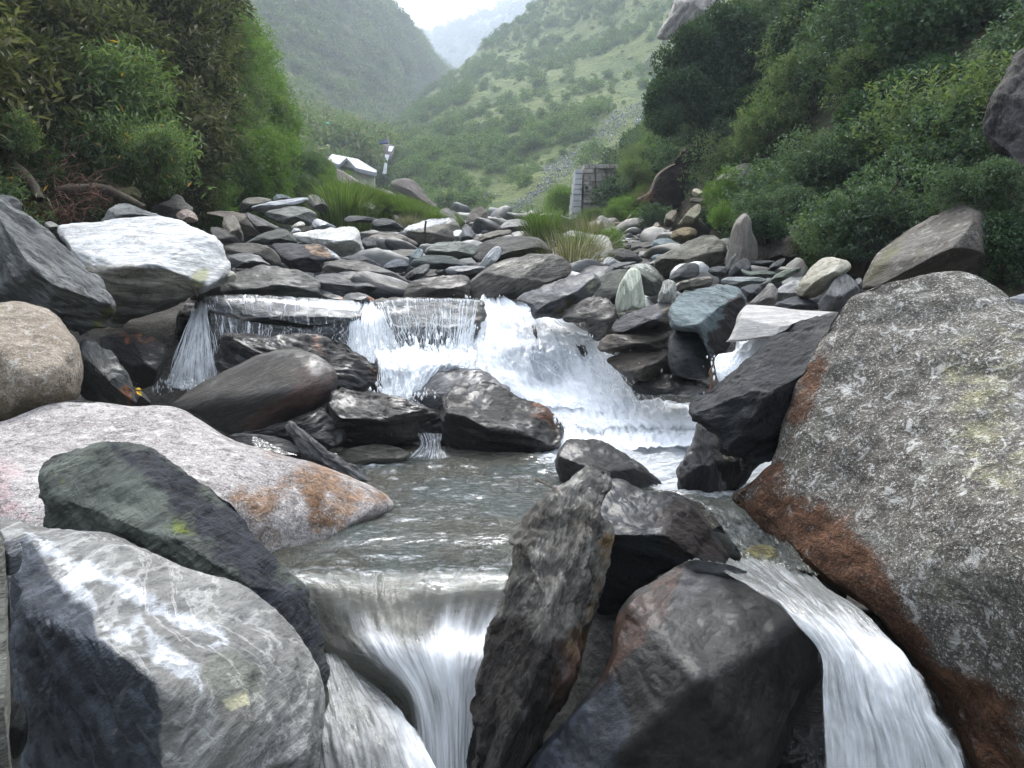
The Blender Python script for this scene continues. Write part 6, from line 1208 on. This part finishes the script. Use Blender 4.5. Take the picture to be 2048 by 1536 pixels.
# V-shaped chute in the middle foreground
fall('waterfall', [[Zr(x,3.16,.012) for x in (500,680,800,910,1060)], [Zr(x,2.98,.010) for x in (510,680,800,910,1060)], [Zr(545,2.88,-.02),Zr(690,2.84,-.02),Zr(795,2.82,-.015),Zr(890,2.83,-.02),Zr(1045,2.86,-.03)],
  [(610,1275,2.78),(705,1255,2.70),(800,1240,2.68),(885,1255,2.69),(1010,1275,2.74)], [(665,1345,2.68),(745,1315,2.56),(820,1300,2.52),(890,1310,2.54),(985,1320,2.62)],
  [(780,1420,2.6),(820,1400,2.5),(860,1400,2.46),(905,1400,2.48),(955,1400,2.55)], [(800,1540,2.52),(840,1540,2.44),(875,1540,2.4),(910,1540,2.42),(945,1540,2.48)], [(800,1680,2.48),(840,1680,2.4),(875,1680,2.36),(910,1680,2.38),(940,1680,2.44)]], 150, 150,
  MF5, lambda u, v: .08 + .06*sstep(.2,.4,v) + .85*sstep(.32, .6, v + .1*np.sin(u*9))*sstep(.15, .42, u) - .35*np.exp(-((u-.55)/.12)**2-((v-.72)/.07)**2), alpha=lambda u, v: 1.1*sstep(.0, .26, v), amp=.012, sc=(6, 5), seed=95, bed=True)
fall('waterfall', [[(600,1290,2.75),(640,1300,2.72),(680,1320,2.7),(720,1345,2.7)], [(590,1380,2.5),(650,1390,2.45),(730,1400,2.45),(800,1425,2.5)], [(590,1470,2.3),(670,1480,2.25),(770,1490,2.25),(860,1510,2.3)], [(590,1600,2.15),(690,1610,2.1),(800,1620,2.1),(930,1640,2.15)]], 110, 110,
  MF4, lambda u, v: .30 + .5*sstep(.6, .95, u)*sstep(.2,.5,v), alpha=lambda u, v: 1+0*u, amp=.02, sc=(6, 3), seed=96, bed=True)
put('lower_pool_water', surf_mesh('lower_pool_water', np.stack([*np.meshgrid(np.linspace(-2, 3, 120), np.linspace(.6, 2.6, 80)), np.full((80, 120), -.78)], -1) + np.stack([np.zeros((80,120)), np.zeros((80,120)), .02*fbm(np.stack([*np.meshgrid(np.linspace(-2, 3, 120)*4, np.linspace(.6, 2.6, 80)*4), np.zeros((80, 120))], -1), 6, 4)], -1), MP, {'foam': np.full(9600, .35), 'chop': np.full(9600, .02)}, flip=True), kind='structure')
# stones seen through the water
rock('submerged_stone','dark round stone under the glassy lip of the middle chute',cH([(190,850),(220,790),(300,762),(400,755),(510,770),(575,830),(560,900),(480,950),(400,990),(300,960),(220,910)]),2.98,.14,DARK(0,.5,base=(.03,.03,.035),alt=(.07,.07,.08)),tilt=.8,amp=.015)
rock('submerged_stone','yellow-brown stone under the water left of the middle chute',cH([(380,1080),(430,1050),(480,1080),(510,1160),(505,1270),(450,1310),(400,1260),(380,1180)]),2.74,.1,BROWN(0,base=(.12,.10,.05),alt=(.24,.2,.11)),amp=.02)
rock('submerged_stone','rounded brown stone behind the bright strands of the middle chute',cH([(600,1300),(620,1220),(670,1205),(710,1240),(710,1310),(650,1340)]),2.55,.06,BROWN(0,base=(.1,.09,.06),alt=(.2,.18,.13)),amp=.02)
rock('submerged_stone','dark rock bed under the lower left chute',cH([(-80,1000),(100,1040),(300,1140),(450,1300),(600,1450),(740,1640),(600,1800),(-80,1800)]),2.95,.15,BROWN(-40,base=(.10,.10,.075),alt=(.2,.195,.155)),tilt=1.2,amp=.03)
rock('submerged_stone','olive stone showing in the narrow channel beside the rusty granite',cI([(640,580),(680,540),(760,540),(800,580),(790,640),(720,640),(660,620)]),2.95,.07,BROWN(0,base=(.10,.09,.04),alt=(.2,.18,.09)),tilt=.8,amp=.02)
rock('wet_rock','black wet rock at the foot of the upright schist boulder',cH([(740,1460),(770,1340),(830,1380),(860,1460),(850,1560),(800,1640),(720,1600)]),2.5,.12,DARK(60,.9),fol=60,amp=.05)
rock('wet_rock','dark backing rock behind the lower right chute',cX([(1560,1330),(1640,1300),(1750,1400),(1860,1600),(1900,1800),(1500,1800),(1480,1536)]),2.35,.2,DARK(0,.6),amp=.04)

# cobbles on the pool floor
r = np.random.default_rng(8); n = 900; xx = r.uniform(-2.0, 1.6, n); yy = r.uniform(3.3, 5.9, n)
scatter('pool_cobbles', np.stack([xx, yy, zbed(xx, yy) + .12 + .0*xx], -1), r.uniform(.04, .16, n), np.stack([r.normal(0,.3,n), r.normal(0,.3,n), r.uniform(0,6.28,n)], -1), [mesh_from('cobble', *stone(970+i, 2), M_RUB) for i in range(4)], 'cobbles', 'cobbles dimly seen on the floor of the pool', seed=6)
# strands and droplets: real strings of water
def M_spray(name='water_spray'):
    m = NT(name)
    w = m.n('MixShader', {0: .4, 1: m.n('BsdfDiffuse', {'Color': (.92,.95,.98)}).outputs[0], 2: m.n('BsdfTranslucent', {'Color': (.9,.94,.98)}).outputs[0]}).outputs[0]
    return m.done(m.n('MixShader', {0: .55, 1: m.n('BsdfTransparent').outputs[0], 2: w}).outputs[0])
MS = M_spray()
def strands(rows, n, seed, w=.006, L=(.1, .5), up=.02, vmax=1.0):
    G = loft(rows, 60, 60); nn = gnormals(G); 
    if nn[..., 1].mean() > 0: nn = -nn
    G = G + nn * up; r = np.random.default_rng(seed); out = []
    u = r.random(n); v0 = r.random(n) * vmax; ln = r.uniform(*L, n)
    t = np.linspace(0, 1, 6); V = []
    for i in range(n):
        vv = np.clip(v0[i] + ln[i] * t, 0, 1) * 59; uu = (np.clip(u[i] + .012 * np.cumsum(r.normal(size=6)) , 0, 1)) * 59
        a = vv.astype(int).clip(0, 58); b = uu.astype(int).clip(0, 58); fa = (vv - a)[:, None]; fb = (uu - b)[:, None]
        c = G[a, b]*(1-fa)*(1-fb) + G[a+1, b]*fa*(1-fb) + G[a, b+1]*(1-fa)*fb + G[a+1, b+1]*fa*fb + nn[a, b] * r.uniform(0, .03)
        ww = w * r.uniform(.4, 1.5) * np.array([.2, .8, 1, .9, .6, .1])
        V.append(np.stack([c - np.array([1, 0, 0]) * ww[:, None] * .5, c - np.array([0, 1., 0]) * ww[:, None] * .5, c + np.array([1, 0, 0]) * ww[:, None] * .5], 1))
    V = np.array(V); k = np.arange(n)[:, None] * 18; fs = []
    for s_ in range(5):
        a = s_*3
        fs += [k + np.array([[a, a+1, a+4, a+3]]), k + np.array([[a+1, a+2, a+5, a+4]]), k + np.array([[a+2, a, a+3, a+5]])]
    return V.reshape(-1, 3), np.vstack(fs)
def drops(boxes, seed):
    r = np.random.default_rng(seed); V = []; 
    O = np.array([(1,0,0),(-1,0,0),(0,1,0),(0,-1,0),(0,0,1),(0,0,-1)]); T = np.array([(0,2,4),(2,1,4),(1,3,4),(3,0,4),(2,0,5),(1,2,5),(3,1,5),(0,3,5)])
    C = []; S = []
    for (px, py, Y, sx, sy, sY, n, s_) in boxes:
        C.append(P(px + r.normal(size=n)*sx, py + r.normal(size=n)*sy, Y + r.normal(size=n)*sY)); S.append(s_ * r.uniform(.4, 1.4, n) ** 2)
    C = np.vstack(C); S = np.concatenate(S); n = len(C); st = np.stack([np.ones(n), np.ones(n), r.uniform(1, 3, n)], -1)
    V = C[:, None] + O[None] * (S[:, None] * st)[:, None]
    return V.reshape(-1, 3), (T[None] + np.arange(n)[:, None, None] * 6).reshape(-1, 3)
SR = [
 ([[(395,606,6.85),(402,604,6.85),(412,608,6.85)],[(350,720,6.35),(385,720,6.35),(432,720,6.35)],[(335,775,6.25),(380,778,6.25),(440,775,6.25)]], 160, 1, .0042, (.1,.35)),
 ([[(410,625,6.68),(480,642,6.62),(560,652,6.58),(640,655,6.58),(715,625,6.62)],[(430,770,6.4),(490,768,6.4),(560,735,6.38),(640,710,6.38),(720,720,6.4)]], 220, 2, .0038, (.15,.45)),
 ([[(715,606,7.1),(740,604,7.1),(765,608,7.1)],[(695,690,6.55),(740,690,6.55),(805,688,6.6)],[(690,722,6.4),(745,725,6.4),(830,715,6.45)]], 200, 3, .005, (.1,.35)),
 ([[(760,630,6.66),(805,625,6.6),(865,625,6.6),(915,628,6.62),(950,640,6.7)],[(770,705,6.55),(810,705,6.48),(865,712,6.46),(910,705,6.5),(940,700,6.55)]], 420, 4, .004, (.12,.5)),
 ([[(760,705,6.4),(800,700,6.38),(860,702,6.35),(910,705,6.4)],[(755,795,5.9),(795,800,5.88),(840,790,5.95),(900,770,6.0)]], 300, 6, .005, (.1,.35)),
 ([[(895,690,6.9),(960,670,6.88),(1040,668,6.78),(1130,668,6.7),(1215,690,6.6)],[(870,735,6.62),(950,720,6.58),(1040,725,6.5),(1150,730,6.42),(1250,750,6.34)],[(900,775,6.3),(1000,800,6.15),(1090,815,6.05),(1200,820,6.0),(1310,825,6.0)]], 450, 5, .005, (.05,.2))]
parts = [strands(rw_, n_, s_, w_, L_) for rw_, n_, s_, w_, L_ in SR]
parts.append(drops([(1150,690,6.6,40,18,.1,160,.005),(1080,640,6.9,60,12,.1,120,.005),(1290,800,6.1,30,25,.1,180,.005),(960,615,7.2,30,10,.1,150,.008),(1220,720,6.4,25,25,.1,150,.005),(1250,770,6.2,25,30,.1,150,.005),
  (840,700,6.35,60,15,.1,260,.008),(380,770,6.2,40,8,.1,200,.006),(810,790,5.9,30,12,.1,200,.007),(1120,850,5.8,60,15,.1,200,.006),(900,720,6.2,30,15,.1,200,.008),(1450,735,4.6,15,12,.05,120,.005),(1340,760,5.9,50,40,.1,60,.006)], 3))
V, Fc, A = join(parts)
put('water_spray', mesh_from('water_spray', V, Fc, MS, True), (0,0,0), None, 'white strings and droplets of falling water at the cascades', 'spray', None, 'stuff')
# ------------------------------------------------------------------ air
def box(name, lo, hi, mat):
    x0, y0, z0 = lo; x1, y1, z1 = hi
    V = [(x0,y0,z0),(x1,y0,z0),(x1,y1,z0),(x0,y1,z0),(x0,y0,z1),(x1,y0,z1),(x1,y1,z1),(x0,y1,z1)]
    return mesh_from(name, V, np.array([(3,2,1,0),(4,5,6,7),(0,1,5,4),(1,2,6,5),(2,3,7,6),(3,0,4,7)]), mat, False)
hm = bpy.data.materials.new('haze'); hm.use_nodes = True; ht = hm.node_tree; ht.nodes.clear(); ho_ = ht.nodes.new('ShaderNodeOutputMaterial'); hv = ht.nodes.new('ShaderNodeVolumePrincipled')
hv.inputs['Color'].default_value = (.76,.86,1,1); hv.inputs['Density'].default_value = .0009; hv.inputs['Anisotropy'].default_value = .3; ht.links.new(hv.outputs[0], ho_.inputs['Volume'])
put('haze', box('haze', (-1450,-1450,-3.2), (1450,1450,480), hm), (0,0,0), None, 'pale blue haze filling the valley', 'haze', None, 'stuff')
